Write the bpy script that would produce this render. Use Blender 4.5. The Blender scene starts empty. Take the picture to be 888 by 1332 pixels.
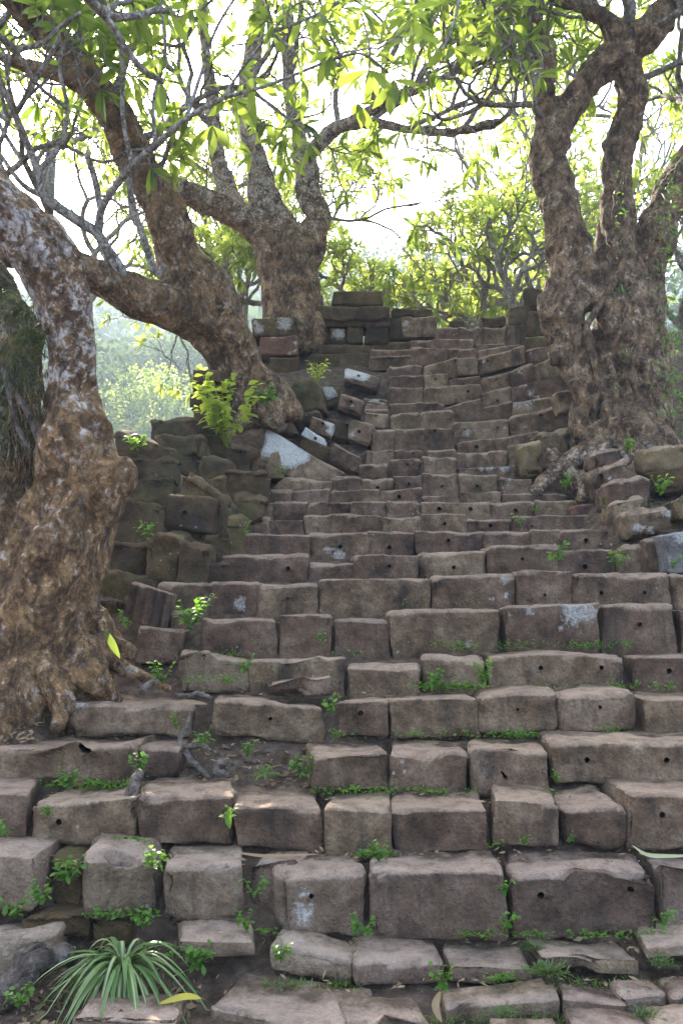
import bpy, math, random
import numpy as np
from mathutils import Vector

R = math.radians
scene = bpy.context.scene
col = scene.collection

# ------------------------------------------------------------------ camera
CAMZ, PITCH, F = 1.72, R(7.0), 1100.0          # F in pixels of the 1332 px high frame
cam_d = bpy.data.cameras.new("camera")
cam_d.sensor_fit = 'VERTICAL'; cam_d.sensor_height = 36.0
cam_d.lens = 36.0 * F / 1332.0
cam_d.clip_start = 0.05; cam_d.clip_end = 5000
cam = bpy.data.objects.new("camera", cam_d); col.objects.link(cam)
cam.location = (0, 0, CAMZ); cam.rotation_euler = (R(90) + PITCH, 0, 0)
scene.camera = cam

# ------------------------------------------------------------------ sky, sun, exposure
SUN_EL, SUN_AZ = R(34.5), R(-20.0)             # ahead of the camera, a little to the left
world = bpy.data.worlds.new("World"); scene.world = world; world.use_nodes = True
wn = world.node_tree.nodes; wl = world.node_tree.links
bg = wn["Background"]; sky = wn.new("ShaderNodeTexSky")
sky.sky_type = 'NISHITA'; sky.sun_disc = False
sky.sun_elevation = SUN_EL; sky.sun_rotation = SUN_AZ
sky.air_density = 0.7; sky.dust_density = 4.0; sky.ozone_density = 0.4
wl.new(sky.outputs[0], bg.inputs[0]); bg.inputs[1].default_value = 0.15
sun_d = bpy.data.lights.new("sun", 'SUN'); sun_d.energy = 5.0; sun_d.angle = R(0.53); sun_d.color = (1.0, 0.93, 0.82)
sun = bpy.data.objects.new("sun", sun_d); col.objects.link(sun)
sdir = Vector((math.sin(SUN_AZ) * math.cos(SUN_EL), math.cos(SUN_AZ) * math.cos(SUN_EL), math.sin(SUN_EL)))
sun.rotation_euler = sdir.to_track_quat('Z', 'Y').to_euler(); sun.location = sdir * 60
vs = scene.view_settings
scene.display_settings.display_device = 'sRGB'
vs.view_transform = 'Standard'; vs.look = 'None'; vs.gamma = 1.0; vs.use_curve_mapping = False
vs.exposure = 2.68
scene.cycles.max_bounces = 8; scene.cycles.diffuse_bounces = 4; scene.cycles.transmission_bounces = 4
scene.cycles.volume_bounces = 1

# ------------------------------------------------------------------ helpers
def P(px, py, d):
    """The place in the world, d metres ahead, that the photograph shows at pixel (px, py)."""
    u = (px - 444.0) / F; v = (666.0 - py) / F
    yy = math.cos(PITCH) - v * math.sin(PITCH); zz = math.sin(PITCH) + v * math.cos(PITCH)
    return np.array((u / yy * d, d, CAMZ + zz / yy * d))

def _hash(ix, iy, iz, seed):
    h = (ix * 374761393 + iy * 668265263 + iz * 1274126177 + seed * 974711) & 0xffffffff
    h = ((h ^ (h >> 13)) * 1274126177) & 0xffffffff
    h = (h ^ (h >> 16)) & 0xffffffff
    return h.astype(np.float64) / 0xffffffff

def vnoise(p, seed=0):
    p = np.asarray(p, float); i = np.floor(p).astype(np.int64); f = p - i; f = f * f * (3 - 2 * f)
    r = 0
    for dx in (0, 1):
        for dy in (0, 1):
            for dz in (0, 1):
                w = (f[:, 0] if dx else 1 - f[:, 0]) * (f[:, 1] if dy else 1 - f[:, 1]) * (f[:, 2] if dz else 1 - f[:, 2])
                r = r + w * _hash(i[:, 0] + dx, i[:, 1] + dy, i[:, 2] + dz, seed)
    return r * 2 - 1

def fbm(p, seed=0, oct=3):
    r = 0; a = 1.0; p = np.asarray(p, float)
    for o in range(oct):
        r = r + a * vnoise(p * (2.03 ** o) + 17.3 * o, seed + o); a *= 0.5
    return r

def link(name, verts, faces, mat, parent=None, origin=None, smooth=True, attrs=None):
    """One mesh object; origin (world) is where its own origin goes."""
    me = bpy.data.meshes.new(name)
    v = np.asarray(verts, float)
    o = np.zeros(3) if origin is None else np.asarray(origin, float)
    vl = v - o
    if isinstance(faces, np.ndarray):
        nf, k = faces.shape
        me.vertices.add(len(vl)); me.vertices.foreach_set("co", vl.astype(np.float32).ravel())
        me.loops.add(nf * k); me.loops.foreach_set("vertex_index", faces.astype(np.int32).ravel())
        me.polygons.add(nf); me.polygons.foreach_set("loop_start", np.arange(0, nf * k, k, dtype=np.int32))
        me.polygons.foreach_set("loop_total", np.full(nf, k, dtype=np.int32))
        me.update(calc_edges=True)
    else:
        me.from_pydata(vl.tolist(), [], faces)
    if smooth:
        me.polygons.foreach_set("use_smooth", np.ones(len(me.polygons), dtype=bool))
    if attrs:
        for k_, a_ in attrs.items():
            at = me.attributes.new(k_, 'FLOAT', 'POINT'); at.data.foreach_set("value", np.asarray(a_, np.float32))
    me.materials.append(mat); me.update()
    ob = bpy.data.objects.new(name, me); col.objects.link(ob)
    po = np.zeros(3)
    if parent is not None:
        ob.parent = parent
        q = parent
        while q is not None:
            po = po + np.array(q.location); q = q.parent
    ob.location = o - po
    return ob

def tag(o, label=None, cat=None, group=None, kind=None):
    if label: o["label"] = label
    if cat: o["category"] = cat
    if group: o["group"] = group
    if kind: o["kind"] = kind
    return o

def empty(name, loc, label=None, cat=None, group=None):
    e = bpy.data.objects.new(name, None); col.objects.link(e); e.location = tuple(loc)
    e.empty_display_size = 0.1
    return tag(e, label, cat, group)

# ------------------------------------------------------------------ materials
class NB:
    def __init__(s, name):
        s.m = bpy.data.materials.new(name); s.m.use_nodes = True
        s.t = s.m.node_tree; s.n = s.t.nodes; s.l = s.t.links
        s.b = s.n["Principled BSDF"]; s.b.inputs["Roughness"].default_value = 0.9
        s.b.inputs["Specular IOR Level"].default_value = 0.25
    def node(s, typ, ins=None, **kw):
        n = s.n.new(typ)
        for k, v in kw.items(): setattr(n, k, v)
        for k, v in (ins or {}).items():
            if isinstance(v, bpy.types.NodeSocket): s.l.new(v, n.inputs[k])
            else: n.inputs[k].default_value = v
        return n
    def coord(s, scale=1.0, rand=True):
        tc = s.node("ShaderNodeTexCoord")
        if not rand: return tc.outputs["Object"]
        oi = s.node("ShaderNodeObjectInfo")
        mu = s.node("ShaderNodeMath", {0: oi.outputs["Random"], 1: 37.0}, operation='MULTIPLY')
        return s.node("ShaderNodeVectorMath", {0: tc.outputs["Object"], 1: mu.outputs[0]}, operation='ADD').outputs[0]
    def noise(s, vec, scale, detail=4, rough=0.55, dist=0.0):
        return s.node("ShaderNodeTexNoise", {"Vector": vec, "Scale": scale, "Detail": detail, "Roughness": rough, "Distortion": dist}).outputs["Fac"]
    def ramp(s, fac, stops):
        r = s.node("ShaderNodeValToRGB", {"Fac": fac}); e = r.color_ramp.elements
        while len(e) < len(stops): e.new(0.5)
        for q, (p, c) in zip(e, stops):
            q.position = p; q.color = (*c, 1) if len(c) == 3 else c
        return r.outputs[0]
    def step(s, fac, a, b):
        return s.node("ShaderNodeMapRange", {"Value": fac, "From Min": a, "From Max": b}, clamp=True).outputs[0]
    def math(s, op, a, b=0.0):
        return s.node("ShaderNodeMath", {0: a, 1: b}, operation=op).outputs[0]
    def mix(s, fac, a, b, blend='MIX'):
        n = s.node("ShaderNodeMix", data_type='RGBA', blend_type=blend)
        for k, v in ((0, fac), (6, a), (7, b)):
            if isinstance(v, bpy.types.NodeSocket): s.l.new(v, n.inputs[k])
            else: n.inputs[k].default_value = v if k == 0 else ((*v, 1) if len(v) == 3 else v)
        return n.outputs[2]
    def attr(s, name):
        return s.node("ShaderNodeAttribute", attribute_name=name).outputs["Fac"]
    def bump(s, h, strength=0.5, dist=0.02, normal=None):
        ins = {"Height": h, "Strength": strength, "Distance": dist}
        if normal is not None: ins["Normal"] = normal
        return s.node("ShaderNodeBump", ins).outputs[0]
    def out(s, color=None, normal=None, rough=None):
        if color is not None: s.l.new(color, s.b.inputs["Base Color"])
        if normal is not None: s.l.new(normal, s.b.inputs["Normal"])
        if rough is not None: s.b.inputs["Roughness"].default_value = rough
        return s.m

def stone_mat(name, dark, mid, pale, moss_amt=0.0, lich=0.62, wear_and_light=.55):
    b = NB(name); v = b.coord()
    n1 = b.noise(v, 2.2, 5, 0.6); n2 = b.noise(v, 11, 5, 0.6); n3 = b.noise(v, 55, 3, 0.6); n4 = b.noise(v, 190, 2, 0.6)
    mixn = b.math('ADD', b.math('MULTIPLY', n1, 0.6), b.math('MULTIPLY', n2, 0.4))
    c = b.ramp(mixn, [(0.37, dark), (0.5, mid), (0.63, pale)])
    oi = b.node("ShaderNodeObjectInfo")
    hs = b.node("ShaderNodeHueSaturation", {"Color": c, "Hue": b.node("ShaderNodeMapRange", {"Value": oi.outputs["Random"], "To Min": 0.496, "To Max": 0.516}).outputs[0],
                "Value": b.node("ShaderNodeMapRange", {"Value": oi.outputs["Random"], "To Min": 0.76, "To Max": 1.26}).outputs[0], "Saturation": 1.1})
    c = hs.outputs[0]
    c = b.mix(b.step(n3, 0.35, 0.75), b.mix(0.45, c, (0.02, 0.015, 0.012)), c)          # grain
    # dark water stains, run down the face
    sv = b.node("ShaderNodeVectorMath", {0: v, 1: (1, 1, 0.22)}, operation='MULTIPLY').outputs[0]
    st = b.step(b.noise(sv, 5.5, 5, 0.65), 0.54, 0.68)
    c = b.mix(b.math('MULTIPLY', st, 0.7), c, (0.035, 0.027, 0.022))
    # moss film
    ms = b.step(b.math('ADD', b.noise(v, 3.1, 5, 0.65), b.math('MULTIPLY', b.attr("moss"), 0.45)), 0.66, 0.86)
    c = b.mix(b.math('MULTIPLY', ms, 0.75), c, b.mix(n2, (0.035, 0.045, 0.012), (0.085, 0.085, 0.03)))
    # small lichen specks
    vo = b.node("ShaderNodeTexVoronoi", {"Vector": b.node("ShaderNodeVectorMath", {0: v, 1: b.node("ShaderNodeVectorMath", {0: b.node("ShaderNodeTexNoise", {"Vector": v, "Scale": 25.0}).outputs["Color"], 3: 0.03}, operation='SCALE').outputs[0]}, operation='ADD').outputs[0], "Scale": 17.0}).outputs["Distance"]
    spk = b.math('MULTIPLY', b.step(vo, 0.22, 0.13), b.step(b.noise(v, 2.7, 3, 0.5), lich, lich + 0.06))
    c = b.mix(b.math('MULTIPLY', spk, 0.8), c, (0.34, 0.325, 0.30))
    worn_lit = b.step(b.math('ADD', b.attr("wear_and_light"), b.math('MULTIPLY', b.math('SUBTRACT', n2, 0.5), 1.6)), 0.45, 1.05)  # pale top edges: wear plus the light they catch, painted into the colour
    c = b.mix(b.math('MULTIPLY', worn_lit, wear_and_light), c, b.mix(n3, pale, tuple(min(1, q * 1.7) for q in pale)))
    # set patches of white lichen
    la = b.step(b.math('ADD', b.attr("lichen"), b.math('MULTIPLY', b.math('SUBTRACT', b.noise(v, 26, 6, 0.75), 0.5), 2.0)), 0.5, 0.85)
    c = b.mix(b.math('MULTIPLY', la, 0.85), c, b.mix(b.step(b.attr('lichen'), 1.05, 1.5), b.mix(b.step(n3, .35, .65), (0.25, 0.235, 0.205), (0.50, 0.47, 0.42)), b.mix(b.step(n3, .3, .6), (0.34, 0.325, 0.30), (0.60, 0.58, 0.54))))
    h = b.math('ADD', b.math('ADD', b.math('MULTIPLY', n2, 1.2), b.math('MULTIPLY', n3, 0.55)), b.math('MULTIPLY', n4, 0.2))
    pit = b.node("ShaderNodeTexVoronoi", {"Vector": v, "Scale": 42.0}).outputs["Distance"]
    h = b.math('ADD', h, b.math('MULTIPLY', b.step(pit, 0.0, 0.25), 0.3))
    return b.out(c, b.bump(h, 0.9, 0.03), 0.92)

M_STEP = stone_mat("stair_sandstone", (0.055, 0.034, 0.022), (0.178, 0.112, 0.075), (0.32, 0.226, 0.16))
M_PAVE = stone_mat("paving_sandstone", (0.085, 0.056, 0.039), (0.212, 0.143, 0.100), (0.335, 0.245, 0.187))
M_MOSSY = stone_mat("mossy_sandstone", (0.028, 0.018, 0.009), (0.078, 0.048, 0.023), (0.15, 0.098, 0.05), wear_and_light=.3)
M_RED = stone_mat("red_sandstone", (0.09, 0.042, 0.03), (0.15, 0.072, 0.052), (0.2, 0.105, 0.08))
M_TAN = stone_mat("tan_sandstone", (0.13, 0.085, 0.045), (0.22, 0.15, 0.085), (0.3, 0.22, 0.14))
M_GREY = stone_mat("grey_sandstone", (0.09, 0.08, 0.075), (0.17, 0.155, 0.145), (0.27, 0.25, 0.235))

def bark_mat(name, deep, brown, warm, pale, pale_t=0.56, warm_t=0.5):
    b = NB(name); v = b.coord(rand=False)
    n1 = b.noise(v, 1.6, 5, 0.6, 0.4); n2 = b.noise(v, 6.5, 6, 0.65, 0.6); n3 = b.noise(v, 32, 4, 0.65); n4 = b.noise(v, 110, 2, 0.6)
    c = b.ramp(n2, [(0.32, deep), (0.47, brown), (0.62, warm)])
    c = b.mix(b.step(n1, warm_t, warm_t + 0.16), c, b.mix(n2, brown, warm))
    pl = b.step(b.math('ADD', b.math('ADD', b.math('MULTIPLY', n2, 0.55), b.math('MULTIPLY', n3, 0.45)), b.math('MULTIPLY', b.attr("pale"), 0.2)), pale_t, pale_t + 0.05)
    c = b.mix(b.math('MULTIPLY', pl, 0.8), c, b.mix(n3, pale, tuple(min(1, q * 1.25) for q in pale)))
    oc = b.step(b.math('ADD', b.noise(v, 3.3, 5, 0.7, 0.5), b.math('MULTIPLY', b.attr("warm"), 0.3)), 0.62, 0.78)
    c = b.mix(b.math('MULTIPLY', oc, 0.7), c, (0.30, 0.15, 0.06))
    ms = b.step(b.math('ADD', n1, b.math('MULTIPLY', b.attr("moss"), 0.5)), 0.72, 0.9)
    c = b.mix(b.math('MULTIPLY', ms, 0.9), c, b.mix(n3, (0.02, 0.03, 0.006), (0.075, 0.085, 0.02)))
    wq = b.node("ShaderNodeVectorMath", {0: b.node("ShaderNodeTexNoise", {"Vector": v, "Scale": 3.0, "Detail": 5.0}).outputs["Color"], 3: 0.35}, operation='SCALE').outputs[0]
    wv = b.node("ShaderNodeVectorMath", {0: b.node("ShaderNodeVectorMath", {0: v, 1: wq}, operation='ADD').outputs[0], 1: (1, 1, .22)}, operation='MULTIPLY').outputs[0]
    fb = b.noise(wv, 22, 6, 0.7); ck = b.step(fb, 0.38, 0.52)
    c = b.mix(ck, b.mix(0.78, c, deep), c)
    fl = b.math('MULTIPLY', b.step(b.noise(v, 9.0, 6, 0.72, 0.8), 0.56, 0.6), b.step(n1, 0.42, 0.6)); c = b.mix(b.math('MULTIPLY', fl, 0.5), c, pale)
    og = b.math('MULTIPLY', b.step(b.noise(v, 4.3, 6, 0.7, 0.6), 0.53, 0.63), 0.6); c = b.mix(og, c, warm)
    c = b.mix(b.step(n3, 0.3, 0.6), b.mix(0.5, c, (0.02, 0.014, 0.01)), c)
    h = b.math('ADD', b.math('ADD', b.math('MULTIPLY', n2, 1.4), b.math('MULTIPLY', n3, 1.0)), b.math('ADD', b.math('MULTIPLY', n4, 0.3), b.math('MULTIPLY', ck, 0.5)))
    return b.out(c, b.bump(h, 1.0, 0.04), 0.9)

M_BARK_L = bark_mat("pale_orange_bark", (0.07, 0.038, 0.019), (0.24, 0.14, 0.068), (0.50, 0.29, 0.125), (0.54, 0.49, 0.46), 0.56)
M_BARK_M = bark_mat("brown_bark", (0.045, 0.027, 0.015), (0.22, 0.138, 0.075), (0.47, 0.29, 0.145), (0.52, 0.46, 0.38), 0.585)
M_BARK_R = bark_mat("knotty_brown_bark", (0.045, 0.026, 0.015), (0.215, 0.132, 0.075), (0.46, 0.29, 0.155), (0.54, 0.46, 0.37), 0.585)
M_TWIG = bark_mat("grey_branch_bark", (0.2, 0.165, 0.13), (0.36, 0.31, 0.255), (0.47, 0.42, 0.36), (0.62, 0.58, 0.53), 0.52)
M_ROOT = bark_mat("root_bark", (0.10, 0.075, 0.055), (0.2, 0.155, 0.12), (0.29, 0.24, 0.2), (0.42, 0.39, 0.36), 0.58)

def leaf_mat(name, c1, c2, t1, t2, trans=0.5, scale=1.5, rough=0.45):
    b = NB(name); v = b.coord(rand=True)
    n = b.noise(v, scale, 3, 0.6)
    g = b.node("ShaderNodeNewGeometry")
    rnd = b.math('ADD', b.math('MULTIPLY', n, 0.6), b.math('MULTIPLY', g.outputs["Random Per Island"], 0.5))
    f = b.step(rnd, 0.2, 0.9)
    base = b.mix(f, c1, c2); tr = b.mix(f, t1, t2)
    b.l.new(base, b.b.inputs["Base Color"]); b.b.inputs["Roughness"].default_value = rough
    t = b.node("ShaderNodeBsdfTranslucent", {"Color": tr})
    mx = b.node("ShaderNodeMixShader", {0: trans, 1: b.b.outputs[0], 2: t.outputs[0]})
    b.l.new(mx.outputs[0], b.n["Material Output"].inputs[0])
    b.b.inputs['Specular IOR Level'].default_value = .05 if rough > .65 else .3
    return b.m

M_LEAF = leaf_mat("frangipani_leaf", (0.05, 0.10, 0.025), (0.10, 0.155, 0.035), (0.19, 0.30, 0.03), (0.48, 0.56, 0.08), 0.58)
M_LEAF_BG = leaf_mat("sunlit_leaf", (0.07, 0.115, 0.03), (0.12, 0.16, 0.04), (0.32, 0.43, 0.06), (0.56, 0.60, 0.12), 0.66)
M_SAP = leaf_mat("sapling_leaf", (0.18, 0.28, 0.035), (0.3, 0.36, 0.06), (0.55, 0.68, 0.06), (0.7, 0.78, 0.12), 0.55, 3)
M_LEAF_FAR = leaf_mat("hillside_leaf", (0.03, 0.055, 0.02), (0.07, 0.095, 0.03), (0.06, 0.11, 0.025), (0.14, 0.18, 0.05), 0.35, 0.05, 0.7)
M_WEED = leaf_mat("weed_leaf", (0.045, 0.125, 0.018), (0.12, 0.24, 0.035), (0.16, 0.36, 0.025), (0.32, 0.52, 0.06), 0.42, 3)
M_GRASS = leaf_mat("grass_blade", (0.04, 0.095, 0.02), (0.10, 0.15, 0.04), (0.1, 0.2, 0.03), (0.25, 0.32, 0.06), 0.35, 3)
M_MOSSHANG = leaf_mat("hanging_moss", (0.035, 0.05, 0.01), (0.075, 0.085, 0.02), (0.12, 0.14, 0.02), (0.2, 0.2, 0.05), 0.3, 2)
M_STRAP = leaf_mat("strap_leaf_green", (0.07, 0.14, 0.04), (0.16, 0.25, 0.08), (0.16, 0.28, 0.05), (0.3, 0.42, 0.12), 0.3, 4, 0.35)
M_STRAPW = leaf_mat("strap_leaf_pale", (0.36, 0.38, 0.18), (0.48, 0.48, 0.27), (0.4, 0.45, 0.15), (0.5, 0.5, 0.2), 0.3, 4, 0.35)
M_YELLOW = leaf_mat("yellow_leaf", (0.36, 0.3, 0.03), (0.5, 0.44, 0.06), (0.5, 0.4, 0.03), (0.6, 0.5, 0.05), 0.3, 6)
M_DRY = leaf_mat("dry_leaf", (0.16, 0.10, 0.05), (0.34, 0.25, 0.15), (0.2, 0.12, 0.05), (0.3, 0.2, 0.1), 0.15, 6, 0.7)

def soil_mat():
    b = NB("soil"); v = b.coord(rand=False)
    n1 = b.noise(v, 1.3, 5, 0.6); n2 = b.noise(v, 14, 5, 0.65); n3 = b.noise(v, 70, 3, 0.6)
    c = b.ramp(n2, [(0.3, (0.035, 0.022, 0.014)), (0.5, (0.085, 0.055, 0.036)), (0.7, (0.15, 0.11, 0.08))])
    c = b.mix(b.step(n1, 0.62, 0.8), c, (0.05, 0.052, 0.02))
    # far away the ground is grown over
    g = b.node("ShaderNodeNewGeometry"); sx = b.node("ShaderNodeSeparateXYZ", {0: g.outputs["Position"]})
    far = b.step(sx.outputs["Y"], 13.0, 26.0)
    c = b.mix(far, c, b.ramp(b.noise(v, 0.09, 6, 0.65), [(0.35, (0.025, 0.04, 0.015)), (0.6, (0.05, 0.07, 0.022))]))
    h = b.math('ADD', n2, b.math('MULTIPLY', n3, 0.5))
    return b.out(c, b.bump(h, 0.8, 0.03), 0.95)
M_SOIL = soil_mat()

# ------------------------------------------------------------------ courses of the staircase: distance and the height of each tread
COURSE = [(3.58, 1300), (3.78, 1248), (4.0, 1130), (4.29, 1048), (4.66, 974), (5.07, 907), (5.45, 852), (5.85, 793), (6.2, 745), (6.6, 713),
          (7.05, 687), (7.5, 666), (7.95, 649), (8.35, 635), (8.7, 615), (8.95, 595), (9.2, 582), (9.5, 557), (9.8, 533), (10.1, 519),
          (10.4, 502), (10.7, 486), (10.95, 472), (11.2, 464), (11.5, 451), (11.8, 440), (12.1, 424)]
CD = [c[0] for c in COURSE]; CZ = [P(570, c[1], c[0])[2] for c in COURSE]

_ry = [-60, 0, 3.1, 3.4]; _rz = [-0.4, -0.1, CZ[0] - 0.14, CZ[0] - 0.11]
for k in range(1, len(CD)):
    _ry.append(CD[k]); _rz.append(CZ[k - 1] - 0.055)
_ry += [12.5, 26]; _rz += [CZ[-1] - 0.12, CZ[-1] - 0.1]
_fy = [-100, 18, 30, 60, 120, 250, 420, 1000]; _fz = [0, 3.2, 4.2, 11.0, 36.0, 96.0, 118.0, 100.0]

def sstep(x, a, b):
    t = np.clip((x - a) / (b - a), 0, 1); return t * t * (3 - 2 * t)

def ground_z(x, y):
    x = np.asarray(x, float); y = np.asarray(y, float)
    ramp = np.interp(y, _ry, _rz); far = np.interp(y, _fy, _fz)
    lb = np.interp(y, [5.6, 6.0, 6.5, 7.2, 8.0, 8.6, 10, 11.5, 14, 20], [1.1, 1.45, 1.95, 2.5, 3.1, 3.35, 3.5, 3.3, 2.8, 3.2])
    lb = np.where(y < 5.6, ramp, lb)
    xl = np.interp(y, [8.6, 9.6], [-1.0, -1.7])
    wl_ = sstep(-x, -xl, -xl + 0.35)
    z = ramp * (1 - wl_) + lb * wl_
    rb = ramp + 0.30 * sstep(y, 6.5, 7.1) - 0.12 * sstep(y, 10.5, 12.0)
    xr = np.interp(y, [7.6, 9.0], [2.0, 2.75]); wr = sstep(x, xr, xr + .35)
    z = z * (1 - wr) + rb * wr
    z = z + .2 * sstep(-x, 1.62, 1.75) * sstep(y, 4.72, 4.82) * (1 - sstep(y, 5.3, 5.5))
    side = sstep(np.abs(x), 5.0, 11.0) * sstep(y, 9.0, 13.0)
    z = z * (1 - side) + np.minimum(z, np.interp(y, _fy, _fz) + 0.4) * side
    wf = sstep(y, 16, 28)
    z = z * (1 - wf) + far * wf
    p = np.stack([x, y, np.zeros_like(x)], 1)
    z = z + 0.022 * fbm(p * 4.0, 3, 3) * (y < 30) + sstep(y, 30, 90) * 5.0 * fbm(p * 0.025, 9, 3)
    z = z + sstep(y, 90, 200) * 10 * fbm(p * 0.008, 5, 2)
    return z

def gz(x, y): return float(ground_z(np.array([x]), np.array([y]))[0])

def build_ground():
    xs = np.concatenate([np.array([-900, -500, -300, -200, -140, -100, -70, -50, -36, -26, -19, -14, -10, -8, -6.5, -5.2]), np.arange(-4.4, 4.41, 0.06),
                         np.array([5.2, 6.5, 8, 10, 14, 19, 26, 36, 50, 70, 100, 140, 200, 300, 500, 900])])
    ys = np.concatenate([np.array([-60, -30, -12, -5, 0, 1.2, 2.0, 2.5]), np.arange(2.8, 13.0, 0.06), np.array([13.4, 14, 15, 16, 17.5, 19, 21, 24, 28, 33, 39, 46, 54, 63, 73, 84, 96, 110, 125, 142, 160, 180, 205, 235, 270, 320, 400, 520, 700, 1000])])
    X, Y = np.meshgrid(xs, ys); nx, ny = len(xs), len(ys)
    V = np.stack([X.ravel(), Y.ravel(), ground_z(X.ravel(), Y.ravel())], 1)
    i = np.arange(nx - 1)[None, :] + nx * np.arange(ny - 1)[:, None]; i = i.ravel()
    Fc = np.stack([i, i + 1, i + nx + 1, i + nx], 1)
    tag(link("ground", V, Fc, M_SOIL), "bare brown soil and hillside under the stairs", kind="structure")
build_ground()

# ------------------------------------------------------------------ stones
_sid = [0]
def stone(name, quad, d, depth, mat, parent=None, r=0.022, amp=0.008, holes=(), lichen=(), moss=0.0, cell=0.045, low=0.0,
          dz=0.0, taper=0.0, yaw=0.0, lean=0.0, flute=False, hole_r=0.017, solid=1.0):
    """A worn block whose front face stands on the four pixel corners (TL, TR, BR, BL) of quad at distance d (one value, or one per corner).
    low: how far the block goes on below the seen edge; dz: rise of the top towards the back; taper: narrowing to the back."""
    _sid[0] += 1; sid = _sid[0]; rng = random.Random(sid * 7 + 1)
    ds = (d,) * 4 if not isinstance(d, (tuple, list)) else d
    TL, TR, BR, BL = [P(q[0], q[1], dd) for q, dd in zip(quad, ds)]
    BL = BL - np.array((0, 0, low)); BR = BR - np.array((0, 0, low))
    wv = TR - TL; nb = np.array((-wv[1], wv[0], 0.0)); nb = nb / (np.linalg.norm(nb) + 1e-9)
    bk = nb * depth
    sidev = wv / (np.linalg.norm(wv) + 1e-9)
    TL = TL + nb * lean; TR = TR + nb * lean
    tp = sidev * taper * 0.5
    C = np.array([[BL, BR, TL, TR], [BL + bk + tp, BR + bk - tp, TL + bk + tp + np.array((0, 0, dz)), TR + bk - tp + np.array((0, 0, dz))]])  # [y][corner]
    L = 0.5 * (np.linalg.norm(TR - TL) + np.linalg.norm(BR - BL)); H = 0.5 * (np.linalg.norm(TL - BL) + np.linalg.norm(TR - BR)); D = depth
    r = min(r * rng.uniform(0.75, 1.35), 0.3 * min(L, H, D))
    def lines(S, n, extra=()):
        base = [0, r * 0.4, r] + list(np.linspace(r, S - r, n + 1)[1:-1]) + [S - r, S - r * 0.4, S]
        for e, w in extra:
            base = [q for q in base if not (e - 2.1 * w < q < e + 2.1 * w) or q in (0, S)] + [e - w, e, e + w]
        return np.array(sorted(base))
    hs = []
    for hx, hy in holes:      # where the hole is on the face
        q = P(hx, hy, sum(ds) / 4.0)
        s = np.clip(np.dot(q - (TL + BL) / 2, sidev) / L * L, 0.03, L - 0.03)
        zb = BL[2] + (BR[2] - BL[2]) * s / L; zt = TL[2] + (TR[2] - TL[2]) * s / L
        hs.append((float(s), float(np.clip((q[2] - zb) / (zt - zb + 1e-9) * H, 0.03, H - 0.03))))
    if len(hs) == 2 and abs(hs[0][1] - hs[1][1]) < 5 * hole_r: hs[1] = (hs[1][0], hs[0][1])
    X = lines(L, max(2, int(L / cell)), [(a, hole_r) for a, b in hs]); Z = lines(H, max(2, int(H / cell)), [(b, hole_r) for a, b in hs]); Y = lines(D, max(2, int(D / (cell * 1.5))))
    nx, ny, nz = len(X), len(Y), len(Z)
    idx = -np.ones((nx, ny, nz), int); tr = []
    surf = np.zeros((nx, ny, nz), bool); surf[0] = surf[-1] = True; surf[:, 0] = surf[:, -1] = True; surf[:, :, 0] = surf[:, :, -1] = True
    tr = np.argwhere(surf); idx[surf] = np.arange(len(tr))
    V = np.stack([X[tr[:, 0]], Y[tr[:, 1]], Z[tr[:, 2]]], 1)
    def quads(a): return np.stack([a[:-1, :-1].ravel(), a[1:, :-1].ravel(), a[1:, 1:].ravel(), a[:-1, 1:].ravel()], 1)
    front = quads(idx[:, 0, :]); fmask = np.ones(len(front), bool)
    holes_ring = []
    for a, b in hs:
        ia = int(np.argmin(np.abs(X - a))); kb = int(np.argmin(np.abs(Z - b)))
        if not (1 <= ia < nx - 1 and 1 <= kb < nz - 1): continue
        for i in (ia - 1, ia):
            for k in (kb - 1, kb): fmask[i * (nz - 1) + k] = False
        ring = [(ia - 1, kb - 1), (ia, kb - 1), (ia + 1, kb - 1), (ia + 1, kb), (ia + 1, kb + 1), (ia, kb + 1), (ia - 1, kb + 1), (ia - 1, kb)]
        ids = [int(idx[i, 0, k]) for i, k in ring]
        for (i, k), q in zip(ring, ids):
            if i != ia and k != kb:
                V[q, 0] = a + (V[q, 0] - a) * 0.72; V[q, 2] = b + (V[q, 2] - b) * 0.72
        holes_ring.append(ids)
    Fs = [front[fmask], quads(idx[:, -1, :])[:, ::-1], quads(idx[0, :, :])[:, ::-1], quads(idx[-1, :, :]), quads(idx[:, :, 0])[:, ::-1], quads(idx[:, :, -1])]
    # rounding, with more wear along the top
    base_p = V + np.array([sid * 3.1, sid * 1.7, 0])
    wob = 0.75 + 0.55 * fbm(base_p * 5.0, sid, 2)
    rr = np.clip(r * wob, r * 0.35, 0.4 * min(L, H, D))[:, None] * np.ones(3)
    rr[:, 2] *= np.where(V[:, 2] > H * 0.6, 1.15, 0.8)
    dims = np.array((L, D, H)); c = np.clip(V, rr, dims - rr); dl = (V - c) / rr
    ln = np.linalg.norm(dl, axis=1, keepdims=True); ln[ln < 1e-6] = 1
    Vr = c + rr * dl / np.maximum(ln, 1e-6)
    nrm = dl / ln
    # chips and unevenness
    wear_and_light = np.clip((V[:, 2] > H - r * 1.6) * 1.0 * (np.abs(dl[:, 2]) > .15), 0, 1) * np.where(V[:, 1] < D * .5, 1.0, .5)  # top edge mask, stronger in front: worn and coloured lighter as if lit
    dsp = amp * (1.1 * fbm(base_p * 3.0, sid + 5, 2) + 0.7 * fbm(base_p * 11.0, sid + 9, 3))
    ed = (np.abs(dl) > 0.3).sum(1)
    chip = np.clip(fbm(base_p * 7.0, sid + 21, 2) - 0.25, 0, 1) * (ed >= 2) * r * 2.6
    Vr = Vr + nrm * (dsp - chip)[:, None]
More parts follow.
